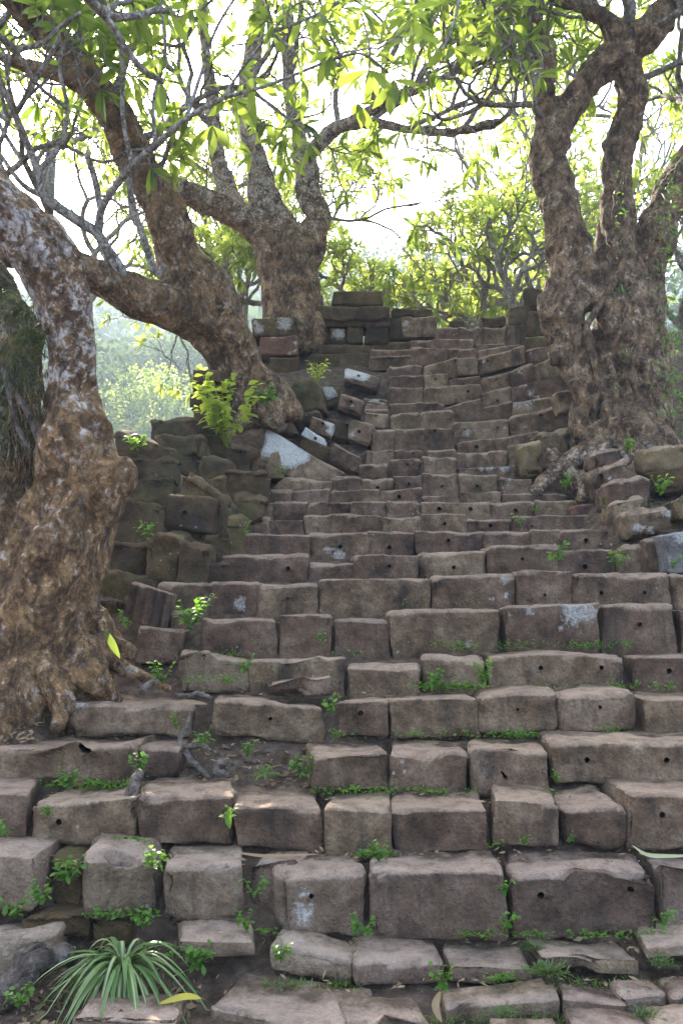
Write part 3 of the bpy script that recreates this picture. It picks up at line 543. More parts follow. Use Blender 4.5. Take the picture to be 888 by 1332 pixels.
FALLEN = [  # (name, label, quad, d, depth, material, options)
 ("fallen_block", "tilted block with a white lichen end at the top of the fallen stones", ((448, 475), (495, 490), (491, 504), (449, 492)), (10.5, 10.5, 10.4, 10.4), .4, M_STEP, {'lichen': [(455, 480, 10), (470, 484, 9)], 'holes': [(467, 488)]}),
 ("fallen_block", "white lichen-covered stone topmost beside the leaning trunk, hole in its face", ((341, 530), (372, 533), (391, 562), (339, 554)), 9.3, .3, M_STEP, {'lichen': [(350, 542, 18), (368, 538, 8)], 'holes': [(365, 548)], 'r': .05}),
 ("fallen_slab", "big tilted slab whose upper half is white, slanting down to the steps", ((345, 553), (450, 614), (402, 632), (338, 592)), (9.1, 8.95, 8.8, 8.9), .32, M_STEP, {'lichen': [(353, 568, 20), (372, 575, 16), (376, 592, 13), (390, 590, 10)], 'r': .025}),
 ("fallen_block", "block with white squared face and single hole above the big slab", ((398, 551), (426, 571), (420, 582), (390, 561)), 9.2, .35, M_STEP, {'lichen': [(403, 560, 13), (416, 573, 11)], 'holes': [(410, 570)], 'r': .03}),
 ("fallen_block", "brown tilted block below the white squared face", ((434, 572), (471, 592), (468, 613), (426, 598)), 9.0, .35, M_STEP, {'moss': .2}),
 ("fallen_block", "brown tilted stone joining white face and lower block", ((392, 563), (436, 582), (432, 600), (386, 584)), 9.15, .3, M_MOSSY, {}),
 ("pointed_stone", "small pyramid-shaped stone with a sunlit face at the slab's lower end", ((352, 587), (361, 584), (371, 618), (338, 618)), 8.75, .25, M_TAN, {'r': .03}),
 ("fallen_block", "stone with a hole and pale patch right of the white face", ((405, 537), (436, 550), (430, 566), (402, 554)), 9.5, .35, M_STEP, {'holes': [(421, 550)], 'lichen': [(430, 548, 6), (432, 560, 5)]}),
 ("fallen_block", "block with pale lichen ring around its hole, edge of the steps", ((456, 542), (488, 553), (482, 577), (450, 566)), 9.5, .35, M_STEP, {'holes': [(467, 561)], 'lichen': [(458, 564, 6), (472, 545, 5)], 'r': .035}),
 ("fallen_block", "leaning block with one hole left of the steps, under tilted block", ((444, 509), (475, 520), (470, 538), (438, 527)), 10.0, .35, M_STEP, {'holes': [(457, 522)], 'lichen': [(459, 527, 4)]}),
 ("fallen_block", "small block with two lichen spots and hole beside upper steps", ((476, 517), (505, 521), (502, 535), (473, 531)), 9.95, .3, M_STEP, {'holes': [(489, 524)], 'lichen': [(482, 522, 5), (496, 524, 5)]}),
 ("fallen_block", "low brown block with a hole below the lichen-spotted one", ((475, 533), (505, 536), (503, 553), (473, 549)), 9.75, .3, M_STEP, {'holes': [(489, 539)]}),
 ("pale_stone", "small pale stone lodged behind the mossy boulders", ((417, 500), (432, 501), (441, 511), (424, 518)), 10.2, .2, M_GREY, {'lichen': [(428, 508, 12)]}),
 ("mossy_boulder", "largest dark mossy boulder right of the leaning tree foot", ((362, 494), (410, 490), (424, 532), (360, 534)), 9.9, .5, M_MOSSY, {'r': .09, 'amp': .04, 'moss': .4}),
 ("mossy_boulder", "dark boulder touching the leaning tree root, above white stone", ((338, 508), (370, 506), (378, 534), (340, 530)), 9.6, .4, M_MOSSY, {'r': .08, 'amp': .035, 'moss': .4}),
 ("mossy_boulder", "brown stone between white stone and the mossy boulder", ((380, 530), (416, 528), (420, 552), (386, 556)), 9.6, .4, M_MOSSY, {'r': .06, 'amp': .03, 'moss': .3}),
 ("mossy_boulder", "dark stone under the sprouting plant on the fallen heap", ((402, 498), (445, 500), (446, 522), (404, 526)), 10.25, .4, M_MOSSY, {'r': .06, 'amp': .03, 'moss': .35}),
 ("mossy_boulder", "brown stone between the ringed block and white face", ((426, 538), (456, 545), (454, 572), (430, 566)), 9.62, .4, M_MOSSY, {'r': .05, 'amp': .02}),
 ("rubble_stone", "flat brown stone at the left foot of the big slab", ((372, 618), (432, 622), (430, 640), (344, 638)), 8.62, .35, M_STEP, {'r': .04, 'amp': .015}),
 ("rubble_stone", "rounded brown stone at the slab's lower right tip", ((431, 615), (467, 617), (466, 637), (429, 638)), 8.72, .35, M_STEP, {'r': .04, 'amp': .012}),
 # right side heap
 ("boulder", "large rough stone with sunlit left edge on the right heap", ((776, 604), (824, 585), (833, 634), (784, 640)), 7.35, .45, M_STEP, {'r': .07, 'amp': .03, 'lichen': [(800, 600, 6), (792, 622, 4)]}),
 ("boulder", "brown stone directly below the sunlit rough stone", rect(792, 848, 620, 616, 655), 7.15, .4, M_STEP, {'r': .06, 'amp': .025}),
 ("boulder", "knobbly stone between brown stone and lichened boulder", ((797, 646), (842, 636), (846, 676), (800, 680)), 6.95, .35, M_STEP, {'r': .06, 'amp': .03}),
 ("boulder", "round boulder speckled with white lichen on an upright stone", ((809, 660), (872, 648), (876, 690), (812, 698)), 6.7, .4, M_STEP, {'r': .09, 'amp': .03, 'lichen': [(830, 688, 10), (865, 668, 9), (845, 690, 8), (850, 655, 6), (826, 660, 6)]}),
 ("upright_stone", "narrow upright stone propping the lichen-speckled boulder", rect(839, 866, 698, 696, 744), 6.55, .3, M_STEP, {'r': .03, 'lichen': [(846, 712, 3), (847, 728, 3)]}),
 ("rubble_stone", "dull brown stone left of the narrow upright stone", rect(808, 839, 708, 704, 744), 6.65, .3, M_STEP, {'r': .04, 'amp': .02}),
 ("grey_block", "blue-grey block with a white patch at the right edge", ((865, 692), (905, 685), (908, 738), (868, 740)), 6.35, .4, M_GREY, {'r': .035, 'lichen': [(884, 700, 10), (872, 727, 6)]}),
 ("tan_boulder", "tan sunlit boulder at the right edge above the grey block", ((879, 644), (910, 632), (912, 676), (881, 670)), 6.9, .35, M_TAN, {'r': .07, 'amp': .03}),
 ("boulder", "wide tan stone behind the heap right of the sunlit rough stone", rect(846, 900, 578, 572, 606), 7.75, .4, M_TAN, {'r': .06, 'amp': .025}),
 ("boulder", "grey-brown stone between wide tan stone and tan boulder", rect(854, 906, 603, 603, 634), 7.45, .4, M_MOSSY, {'r': .05, 'amp': .025}),
 ("rubble_stone", "brown stone wedged under the right tree's trunk", ((771, 584), (808, 576), (812, 600), (772, 604)), 7.9, .35, M_STEP, {'r': .05, 'amp': .02}),
 ("rubble_stone", "thin reddish stone at the end of the steps below tree roots", rect(748, 792, 654, 652, 672), 7.6, .3, M_RED, {'r': .03, 'amp': .015}),
 ("golden_block", "tan mossy block between right tree roots and the steps", ((700, 556), (744, 548), (746, 606), (698, 610)), 8.95, .4, M_TAN, {'r': .05, 'amp': .03, 'moss': .25}),
 ("golden_block", "rounded stone with bright sunlit left end at the steps", ((677, 574), (704, 570), (708, 612), (682, 617)), 8.75, .35, M_TAN, {'r': .07, 'amp': .025}),
 ("fallen_block", "upright dark block against the right trunk beside top steps", ((724, 508), (742, 500), (752, 528), (728, 532)), 9.2, .3, M_STEP, {'r': .04, 'amp': .02}),
 # left foot of the stairs
 ("carved_fragment", "fluted carved stone fragment leaning against the left wall", ((168, 754), (223, 771), (215, 813), (160, 798)), 5.95, .22, M_STEP, {'r': .016, 'amp': .006, 'flute': True, 'cell': .011}),
 ("rubble_stone", "small grey stone beside the fluted carved fragment", rect(220, 241, 790, 792, 818), 6.0, .2, M_STEP, {'r': .04, 'amp': .015}),
 ("fallen_slab", "thin wedge of stone lying tilted on a step at centre left", ((352, 889), (432, 874), (436, 898), (350, 898)), (5.2, 5.25, 5.25, 5.2), .2, M_STEP, {'r': .02}),
 ("rubble_stone", "flat grey stone on the soil above the left roots", ((-20, 1220), (70, 1215), (66, 1250), (-20, 1260)), 3.85, .3, M_PAVE, {'r': .03, 'amp': .015}),
 ("rubble_stone", "brown slab under weeds left of the strap-leaved plant", ((28, 1188), (115, 1184), (118, 1210), (26, 1214)), 3.95, .3, M_MOSSY, {'r': .04, 'amp': .02}),
 ("rubble_stone", "small brown stone leaning behind the strap-leaved plant", ((122, 1192), (168, 1196), (170, 1222), (128, 1226)), 3.98, .2, M_MOSSY, {'r': .03, 'amp': .02, 'moss': .3}),
 ("rubble_stone", "smooth grey stone in front of the strap-leaved plant", ((92, 1312), (230, 1322), (232, 1352), (88, 1352)), (3.35, 3.35, 3.3, 3.3), .25, M_PAVE, {'r': .06, 'amp': .02}),
 ("rubble_stone", "narrow mossy stone between two blocks of the left steps", rect(62, 108, 1106, 1112, 1172), 4.12, .25, M_MOSSY, {'r': .05, 'amp': .025, 'moss': .4}),
 ("rubble_stone", "squarish tan stone on the soil left of the white-cornered block", rect(36, 76, 935, 932, 962), 5.0, .25, M_TAN, {'r': .06, 'amp': .03}),
 ("rubble_stone", "small loose stone on the soil at the left edge", rect(10, 34, 944, 942, 964), 4.9, .15, M_GREY, {'r': .05, 'amp': .02}),
 ("knobbly_rock", "pale pitted rock at the left edge against the trunk", ((-20, 842), (36, 850), (40, 900), (-20, 912)), 5.0, .3, M_STEP, {'r': .1, 'amp': .05, 'lichen': [(5, 850, 12), (12, 885, 12), (25, 870, 8)]}),
]
for nm, lab, q, d, dep, m, op in FALLEN:
    o = stone(nm, q, d, dep, m, None, r=op.get('r', .03), amp=op.get('amp', .012), holes=op.get('holes', ()), lichen=[(a_, b_, c_ * (1.45 if 'white' in lab and nm in ('fallen_block', 'fallen_slab') else 1.0)) for a_, b_, c_ in op.get('lichen', ())], moss=op.get('moss', 0), low=.04,
              flute=op.get('flute', False), cell=op.get('cell', .04), hole_r=.02, lean=.03, solid=2.6 if 'white' in lab and nm in ('fallen_block', 'fallen_slab') else 1.2)
    cat = {'fallen_block': 'stone block', 'fallen_slab': 'stone slab', 'golden_block': 'stone block', 'grey_block': 'stone block', 'boulder': 'boulder', 'mossy_boulder': 'boulder', 'tan_boulder': 'boulder',
           'carved_fragment': 'carved stone'}.get(nm, 'stone')
    tag(o, lab, cat, "fallen stones beside the stairs")

# ------------------------------------------------------------------ trees
class Tubes:
    def __init__(s): s.v = []; s.f = []; s.n = 0
    def add(s, pts, rad, sides=7, cap=True, knob=0.0, seed=0):
        pts = np.asarray(pts, float); rad = np.asarray(rad, float); n = len(pts)
        t = np.gradient(pts, axis=0); t /= np.linalg.norm(t, axis=1, keepdims=True) + 1e-9
        ref = np.array((0.31, 0.9, 0.2)) if abs(t[0][1]) < 0.85 else np.array((1.0, 0.1, 0.2))
        a = np.cross(t, ref); a /= np.linalg.norm(a, axis=1, keepdims=True) + 1e-9; b = np.cross(t, a)
        th = np.linspace(0, 2 * math.pi, sides, endpoint=False)
        ring = pts[:, None, :] + rad[:, None, None] * (np.cos(th)[None, :, None] * a[:, None, :] + np.sin(th)[None, :, None] * b[:, None, :])
        V = ring.reshape(-1, 3)
        if knob > 0:
            ctr = np.repeat(pts, sides, 0); dv = V - ctr
            V = ctr + dv * (1 + knob * fbm(V * 5.5 + seed, seed, 2))[:, None]
        i = (np.arange(n - 1)[:, None] * sides + np.arange(sides)[None, :]).ravel()
        j = (np.arange(n - 1)[:, None] * sides + (np.arange(sides)[None, :] + 1) % sides).ravel()
        Fc = np.stack([i, j, j + sides, i + sides], 1) + s.n
        s.v.append(V); s.f.append(Fc); s.n += len(V)
        if cap:
            s.v.append(np.stack([pts[0], pts[-1]])); c0, c1 = s.n, s.n + 1; base = s.n - len(V)
            k = np.arange(sides); k2 = (k + 1) % sides
            s.f.append(np.stack([np.full(sides, c0), base + k2, base + k, np.full(sides, c0)], 1)[:, :4])
            e = base + (n - 1) * sides
            s.f.append(np.stack([np.full(sides, c1), e + k, e + k2, np.full(sides, c1)], 1)[:, :4])
            s.n += 2
    def lists(s):
        V = np.concatenate(s.v); Fl = []
        for f in s.f:
            for q in f.tolist(): Fl.append(q[:3] if q[0] == q[3] else q)
        return V, Fl

def catmull(pts, per=6):
    p = np.asarray(pts, float); p = np.vstack([2 * p[0] - p[1], p, 2 * p[-1] - p[-2]]); out = []
    for i in range(1, len(p) - 2):
        for t in np.linspace(0, 1, per, endpoint=False):
            a, b, c, d = p[i - 1], p[i], p[i + 1], p[i + 2]
            out.append(0.5 * (2 * b + (c - a) * t + (2 * a - 5 * b + 4 * c - d) * t * t + (3 * b - a - 3 * c + d) * t ** 3))
    out.append(p[-2]); return np.array(out)

def limb_pts(path, per=6):
    """path of (px, py, d, width px) -> points and radii in metres"""
    w = np.array([np.append(P(x, y, d), 0.5 * wd / F * d) for x, y, d, wd in path])
    c = catmull(w, per); return c[:, :3], np.maximum(c[:, 3], .004)

def fused(name, limbs, mat, parent, voxel=0.03, disp=0.02, knob=0.12, attrs_fn=None, seed=0, strand=0.7, slim=1.0):
    """limbs melted into one continuous bark surface"""
    tb = Tubes()
    for i, L in enumerate(limbs):
        p, r = limb_pts(L); r = r * slim; p = p + (0.22 * r)[:, None] * np.stack([fbm(p * 2.5, seed + i, 2), fbm(p * 2.5 + 40, seed + i, 2), np.zeros(len(p))], 1)
        core = np.where(r > .12, 0.80, 1.0) if strand else np.ones(len(r))
        tb.add(p, r * core, 16, True, knob, seed + i * 3)
        if strand and r.max() > .12:      # sinewy strands winding round the core
            t = np.gradient(p, axis=0); t /= np.linalg.norm(t, axis=1, keepdims=True) + 1e-9
            a = np.cross(t, (0.31, .9, .2)); a /= np.linalg.norm(a, axis=1, keepdims=True) + 1e-9; b = np.cross(t, a)
            ln_ = np.concatenate([[0], np.cumsum(np.linalg.norm(np.diff(p, axis=0), axis=1))])
            ns = 7
            for k in range(ns):
                ph = k * 6.283 / ns + ln_ * strand * (1 if i % 2 == 0 else -1) + 0.7 * fbm(np.stack([ln_ * 1.3, 0 * ln_ + k * 3.7, 0 * ln_ + seed], 1), seed, 2)
                rr2 = r * (.36 + .14 * fbm(np.stack([ln_ * 2.2, 0 * ln_ + k * 9.1, 0 * ln_ + i], 1), seed + 3, 2))
                off = r * .66
                q = p + off[:, None] * (np.cos(ph)[:, None] * a + np.sin(ph)[:, None] * b)
                m = r > .1
                if m.sum() > 3: tb.add(q[m], rr2[m], 9, True, .16, seed + k)
    V, Fl = tb.lists()
    me = bpy.data.meshes.new("tmp"); me.from_pydata(V.tolist(), [], Fl); me.update()
    ob = bpy.data.objects.new("tmp", me); col.objects.link(ob)
    m = ob.modifiers.new("r", 'REMESH'); m.mode = 'VOXEL'; m.voxel_size = voxel
    m2 = ob.modifiers.new("s", 'SMOOTH'); m2.factor = 0.5; m2.iterations = 2
    dg = bpy.context.evaluated_depsgraph_get(); ev = ob.evaluated_get(dg); me2 = ev.to_mesh()
    n = len(me2.vertices); co = np.empty(n * 3, np.float32); me2.vertices.foreach_get("co", co); co = co.reshape(-1, 3).astype(float)
    no = np.empty(n * 3, np.float32); me2.vertices.foreach_get("normal", no); no = no.reshape(-1, 3)
    npol = len(me2.polygons); lv = np.empty(len(me2.loops), np.int32); me2.loops.foreach_get("vertex_index", lv)
    Fq = lv.reshape(-1, 4) if len(lv) == npol * 4 else [list(q.vertices) for q in me2.polygons]
    ev.to_mesh_clear(); bpy.data.objects.remove(ob); bpy.data.meshes.remove(me)
    st = np.array((1, 1, .17)); wq = co + .12 * np.stack([fbm(co * 2.2, seed + 81, 2), fbm(co * 2.2, seed + 82, 2), 0 * co[:, 0]], 1)
    rid = 1 - np.abs(fbm(wq * 5.5 * st, seed + 40, 3))
    calm = 0.35 + 0.65 * sstep(vnoise(co * 1.4, seed + 90), -.3, .4)
    h = disp * (0.55 * fbm(co * 2.0, seed + 50, 2) + calm * (1.0 * (rid - .6) + 0.3 * fbm(co * 13, seed + 60, 2)))
    kn = np.clip(vnoise(co * 5.0, seed + 70) - 0.35, 0, 1) * disp * 1.4
    co2 = co + no * (h + kn)[:, None]
    at = attrs_fn(co2) if attrs_fn else {}
    for k in ("moss", "pale", "warm"): at.setdefault(k, np.zeros(n))
    return link(name, co2, Fq, mat, parent, None if parent is None else np.array(parent.location), attrs=at)

def grow(tb, tips, p, d, r, L, lev, rng, up=.25, spread=.75, rough=.22, forks=(2, 3)):
    n = 5; pts = [p]; dd = d / np.linalg.norm(d)
    for i in range(n):
        dd = dd + rng.normal(0, rough, 3) + np.array((0, 0, up * .2)); dd /= np.linalg.norm(dd)
        pts.append(pts[-1] + dd * L / n)
    rs = np.linspace(r, r * .72, n + 1); rs[-1] *= 1.15
    tb.add(pts, rs, 7 if r > .02 else 5, False)
    if lev == 0:
        tips.append((pts[-1], dd)); return
    k = rng.integers(forks[0], forks[1] + 1); a0 = rng.uniform(0, 6.28)
    u = np.cross(dd, (0.3, 0.8, 0.52)); u /= np.linalg.norm(u); w = np.cross(dd, u)
    for j in range(k):
        a = a0 + j * 6.283 / k + rng.normal(0, .3); s = spread * rng.uniform(.6, 1.2)
        nd = dd * math.cos(s) + (u * math.cos(a) + w * math.sin(a)) * math.sin(s)
        grow(tb, tips, pts[-1], nd, rs[-1] * rng.uniform(.68, .85), L * rng.uniform(.62, .95), lev - 1, rng, up, spread, rough, forks)

_u5 = np.array([0, .22, .48, .75, 1.0]); _w5 = np.array([.10, .55, .95, .98, .04])
_u3 = np.array([0, .55, 1.0]); _w3 = np.array([.15, 1.0, .05])
def leaves(specs, fine=True):
    """specs: rows (px,py,pz, dx,dy,dz, length, width, droop, fold, roll) -> verts, quads"""
    S = np.asarray(specs, float); u, w = (_u5, _w5) if fine else (_u3, _w3); n = len(S); m = len(u)
    p = S[:, 0:3]; t = S[:, 3:6]; t = t / (np.linalg.norm(t, axis=1, keepdims=True) + 1e-9)
    s = np.cross(t, (0, 0, 1.0)); sl = np.linalg.norm(s, axis=1, keepdims=True); s = np.where(sl < .05, np.array((1.0, 0, 0)), s / (sl + 1e-9)); nn = np.cross(s, t)
    c, sn = np.cos(S[:, 10])[:, None], np.sin(S[:, 10])[:, None]; s, nn = s * c + nn * sn, nn * c - s * sn
    L = S[:, 6][:, None, None]; W = S[:, 7][:, None, None] * .5
    mid = p[:, None, :] + t[:, None, :] * L * u[None, :, None] - np.array((0, 0, 1.0)) * (S[:, 8][:, None, None] * L * (u ** 2)[None, :, None])
    sd = s[:, None, :] * W * w[None, :, None]; up = nn[:, None, :] * W * w[None, :, None] * S[:, 9][:, None, None]
    V = np.stack([mid - sd + up, mid, mid + sd + up], 2).reshape(n, m * 3, 3)
    q = []
    for i in range(m - 1):
        for j in (0, 1): q.append((i * 3 + j, i * 3 + j + 1, i * 3 + j + 4, i * 3 + j + 3))
    Fq = (np.array(q)[None] + (np.arange(n) * m * 3)[:, None, None]).reshape(-1, 4)
    return V.reshape(-1, 3), Fq

def whorl(p, d, rng, n=9, L=.26, W=.07, droop=.25, jit=.3):
    out = []; u = np.cross(d, (0.2, 0.9, 0.4)); u /= np.linalg.norm(u) + 1e-9; w = np.cross(d, u)
    for i in range(n):
        a = i * 2.4 + rng.normal(0, .3); el = rng.uniform(.5, 1.35)
        t = d * math.cos(el) + (u * math.cos(a) + w * math.sin(a)) * math.sin(el)
        l = L * rng.uniform(.6, 1.15)
        out.append((*(p - d * rng.uniform(0, .05)), *t, l, W * l / L * rng.uniform(.8, 1.15), droop * rng.uniform(.3, 1.6), rng.uniform(.05, .35), rng.normal(0, jit)))
    return out

def tree(name, label, base, limbs, mat, seed, starts, group=None, voxel=.03, disp=.02, attrs_fn=None, leafm=None, leaf_n=6, leaf_L=.25, lev=3, prune=None, knob=.12, cat="tree", twig=None, Lf=.8, strand=.7, slim=.95):
    """starts: (px, py, d, dir, radius, length, levels): where thinner branches spring from the limbs"""
    t = empty(name, base, label, cat, group); rng = np.random.default_rng(seed)
    fused("trunk", limbs, mat, t, voxel, disp, knob, attrs_fn, seed, strand, slim)
    spec = []
    for x, y, d, dr, r, L, lv in starts:
        tb = Tubes(); tips = []
        grow(tb, tips, P(x, y, d), np.array(dr, float), r, L, lv, rng)
        V, Fl = tb.lists()
        if len(V): link("branch", V, Fl, twig or M_TWIG, t, P(x, y, d))
        for p, dd in tips:
            if prune is None or prune(p): spec += whorl(p, dd, rng, leaf_n, leaf_L, leaf_L * .27)
    if spec:
        V, Fq = leaves(spec, True); tag(link("crown", V, Fq, leafm or M_LEAF, t, np.array(base)), kind="stuff")
    return t, rng

def proj(p):
    y, z = p[1], p[2] - CAMZ
    f = y * math.cos(PITCH) + z * math.sin(PITCH); v = -y * math.sin(PITCH) + z * math.cos(PITCH)
    return 444 + F * p[0] / f, 666 - F * v / f

# --- pale trunk at the left edge
def at_left(co):
    x, y = co[:, 0], co[:, 2]
    mossy = sstep(-x, 1.78, 1.92) * sstep(y, 2.2, 2.8) * (1 - sstep(y, 4.1, 4.3)) * np.maximum(sstep(co[:, 1], 5.25, 5.38), 1 - sstep(y, 3.3, 3.5))
    low = 1 - sstep(y, 1.5, 3.0)
    return {"moss": mossy * .95 - .1 + .25 * (1 - sstep(y, 1.25, 1.5)), "warm": .3 * sstep(y, 1.6, 2.0) * (1 - sstep(y, 2.7, 3.1)), "pale": .4 * sstep(y, 2.7, 3.4)}
LT = [[(62, 970, 5.42, 200), (62, 880, 5.35, 175), (62, 820, 5.3, 150), (68, 750, 5.3, 142), (84, 690, 5.3, 132), (108, 630, 5.25, 124), (104, 575, 5.25, 98), (93, 510, 5.25, 70), (93, 450, 5.2, 62), (84, 400, 5.2, 74), (60, 345, 5.15, 84), (25, 300, 5.1, 84), (-12, 255, 5.05, 80), (-60, 190, 5.0, 76)],
      [(20, 960, 5.5, 190), (10, 800, 5.45, 170), (8, 700, 5.5, 150), (14, 600, 5.55, 115), (14, 520, 5.55, 95), (10, 450, 5.6, 92), (-8, 390, 5.6, 90), (-45, 330, 5.7, 84)],
      [(100, 850, 5.25, 70), (128, 880, 5.15, 46), (142, 902, 5.22, 26), (158, 915, 5.28, 14)], [(60, 880, 5.1, 60), (80, 912, 5.02, 34), (76, 950, 4.93, 16)], [(20, 880, 5.1, 70), (5, 920, 4.98, 44), (0, 985, 4.85, 26)],
      [(118, 830, 5.3, 38), (150, 862, 5.32, 24), (185, 880, 5.3, 16), (222, 898, 5.25, 12)], [(125, 800, 5.4, 40), (148, 830, 5.45, 22), (176, 852, 5.42, 14)],
      [(150, 640, 5.2, 40), (160, 622, 5.2, 44), (152, 600, 5.2, 34)]]
lt, rg = tree("frangipani_tree", "pale orange-barked trunk at the left edge, with a mossy second stem", P(60, 905, 5.3), LT, M_BARK_L, 11,
     [(-40, 215, 5.0, (-.3, .3, 1), .1, 1.2, 3), (-60, 190, 5.0, (.2, -.2, 1), .1, 1.0, 3)], disp=.032, attrs_fn=at_left, voxel=.02, knob=.12)
# hanging roots and moss of the second stem
tb = Tubes(); rr_ = np.random.default_rng(5)
for i in range(26):
    x0 = rr_.uniform(-5, 62); y0 = rr_.uniform(470, 590); n = 6; ln = rr_.uniform(60, 190)
    q = [P(x0 + rr_.normal(0, 3) + j * rr_.uniform(-1, 3), y0 + ln * j / n, 5.2 + .03 * j * rr_.uniform(-1, 1)) for j in range(n + 1)]
    tb.add(q, np.linspace(.006, .002, n + 1), 4, False)
V, Fl = tb.lists(); tag(link("hanging_root", V, Fl, M_BARK_M, lt, np.array(lt.location)), kind="stuff")
for path in ([(12, 500, 5.22, 9), (38, 540, 5.2, 9), (52, 575, 5.18, 8), (75, 600, 5.16, 7), (80, 650, 5.15, 4)], [(5, 480, 5.22, 8), (25, 560, 5.18, 7), (48, 600, 5.17, 6), (50, 660, 5.17, 3)]):
    tb = Tubes(); p, r = limb_pts(path); tb.add(p, r, 7); V, Fl = tb.lists(); link("aerial_root", V, Fl, M_ROOT, lt, p[0])
sp = []
for i in range(1100):
    x, y = rr_.uniform(-10, 60), rr_.uniform(375, 590)
    q = P(x, y, 5.2 + rr_.uniform(-.02, .14)); sp.append((*q, rr_.normal(0, .9), -.6, rr_.normal(-.3, .6), rr_.uniform(.02, .07), rr_.uniform(.006, .016), .9, 0, rr_.normal(0, 1)))
for i in range(160):
    q = P(50 + rr_.normal(0, 9), 435 + rr_.normal(0, 8), 5.15); sp.append((*q, rr_.normal(0, .6), -.5, rr_.uniform(-.3, .6), rr_.uniform(.06, .15), .009, .8, 0, rr_.normal(0, 1)))
V, Fq = leaves(sp, False); tag(link("hanging_moss", V, Fq, M_MOSSHANG, lt, np.array(lt.location)), kind="stuff")

# --- leaning tree on the left wall
LN = [[(345, 548, 9.3, 95), (334, 522, 9.3, 80), (312, 480, 9.2, 80), (285, 436, 9.05, 84), (258, 388, 8.9, 88), (236, 335, 8.75, 66), (216, 285, 8.6, 60), (195, 235, 8.5, 54), (170, 185, 8.4, 56), (135, 130, 8.2, 52), (92, 75, 8.0, 44), (45, 25, 7.8, 40), (0, -20, 7.6, 36)],
      [(270, 415, 8.95, 78), (225, 402, 8.7, 72), (170, 382, 8.4, 62), (115, 355, 8.1, 56), (65, 335, 7.9, 50), (15, 330, 7.8, 46), (-50, 335, 7.7, 42)],
      [(135, 130, 8.2, 30), (80, 100, 8.0, 22), (25, 82, 7.9, 18), (-30, 65, 7.8, 16)],
      [(330, 520, 9.2, 60), (352, 545, 9.05, 30), (368, 552, 9.0, 14)], [(325, 525, 9.25, 60), (300, 560, 9.0, 26), (285, 580, 8.8, 12)]]
ST = [(45, 25, 7.8, (.2, -.5, .9), .07, 0.95, 4), (92, 75, 8.0, (.5, -.4, .8), .05, 0.69, 4), (140, 130, 8.2, (.6, -.5, .7), .045, 0.69, 4), (175, 190, 8.4, (.5, .2, .9), .045, 0.77, 4), (200, 240, 8.5, (.5, -.3, .8), .03, .7, 2),
      (65, 335, 7.9, (-.2, -.3, 1), .045, 0.77, 4), (20, 330, 7.8, (.1, -.3, 1), .05, 0.77, 4), (0, -20, 7.6, (.5, 0, 1), .07, 0.77, 4), (-30, 65, 7.8, (.5, 0, .5), .04, 0.77, 4)]
ln, rg = tree("frangipani_tree", "thick leaning tree forking left and upwards from the stone wall", P(340, 545, 9.3), LN, M_BARK_M, 21, ST, disp=.026, voxel=.032, leaf_n=10,
              attrs_fn=lambda co: {"warm": .35 * sstep(-co[:, 0], .8, 1.6), "moss": -.12 + 0 * co[:, 0], "pale": .15 + 0 * co[:, 0]})
# pale young stems springing from its left limb, drawn after the photograph
SHOOT = [[(158, 362, 8.2, 15), (130, 308, 8.0, 14), (106, 290, 7.9, 14), (62, 258, 7.7, 13), (50, 222, 7.6, 11), (20, 150, 7.4, 9), (-8, 85, 7.2, 8)],
         [(128, 302, 8.0, 12), (135, 266, 7.8, 10), (172, 216, 7.5, 9), (202, 190, 7.3, 9), (242, 155, 7.1, 7), (290, 128, 6.9, 6), (345, 112, 6.8, 5), (430, 78, 6.6, 4)],
         [(131, 272, 7.85, 9), (124, 235, 7.8, 9), (113, 200, 7.75, 9)], [(202, 356, 8.3, 11), (186, 308, 8.2, 10), (172, 262, 8.1, 9), (166, 215, 8.0, 8)], [(204, 360, 8.3, 9), (215, 344, 8.25, 8)],
         [(50, 222, 7.6, 8), (78, 190, 7.5, 7), (88, 140, 7.4, 6), (78, 85, 7.3, 5), (95, 25, 7.2, 4)], [(20, 150, 7.4, 7), (55, 90, 7.3, 7), (82, 40, 7.2, 6), (95, -10, 7.1, 5)],
         [(172, 216, 7.5, 7), (160, 150, 7.4, 6), (160, 90, 7.3, 6), (152, 35, 7.2, 5)], [(202, 190, 7.3, 6), (200, 130, 7.2, 5), (215, 70, 7.1, 5), (210, 10, 7.0, 4)],
         [(242, 155, 7.1, 6), (262, 95, 7.0, 5), (280, 40, 6.9, 4), (310, -10, 6.8, 4)], [(290, 128, 6.9, 5), (318, 85, 6.8, 4), (350, 45, 6.7, 4)], [(62, 258, 7.7, 8), (30, 240, 7.6, 7), (0, 200, 7.5, 6), (-20, 170, 7.4, 5)],
         [(158, 362, 8.2, 10), (160, 350, 8.1, 9), (148, 330, 8.1, 8), (138, 318, 8.0, 7)], [(106, 290, 7.9, 8), (60, 250, 7.9, 7), (10, 180, 7.8, 6), (-10, 140, 7.7, 5)]]
tips = []
for pth in SHOOT:
    tb = Tubes(); p, r = limb_pts(pth, 5); tb.add(p, r * 1.05, 8, True); dd = p[-1] - p[-2]; dd /= np.linalg.norm(dd)
    if pth[-1][3] < 7:
        tt = []; grow(tb, tt, p[-1], dd, r[-1] * .9, .32, 2, rg, spread=.6); tips += tt
    V, Fl = tb.lists(); at = {k: np.full(len(V), .4 if k == "pale" else 0.0) for k in ("moss", "pale", "warm")}
    link("shoot", V, Fl, M_TWIG, ln, p[0], attrs=at)
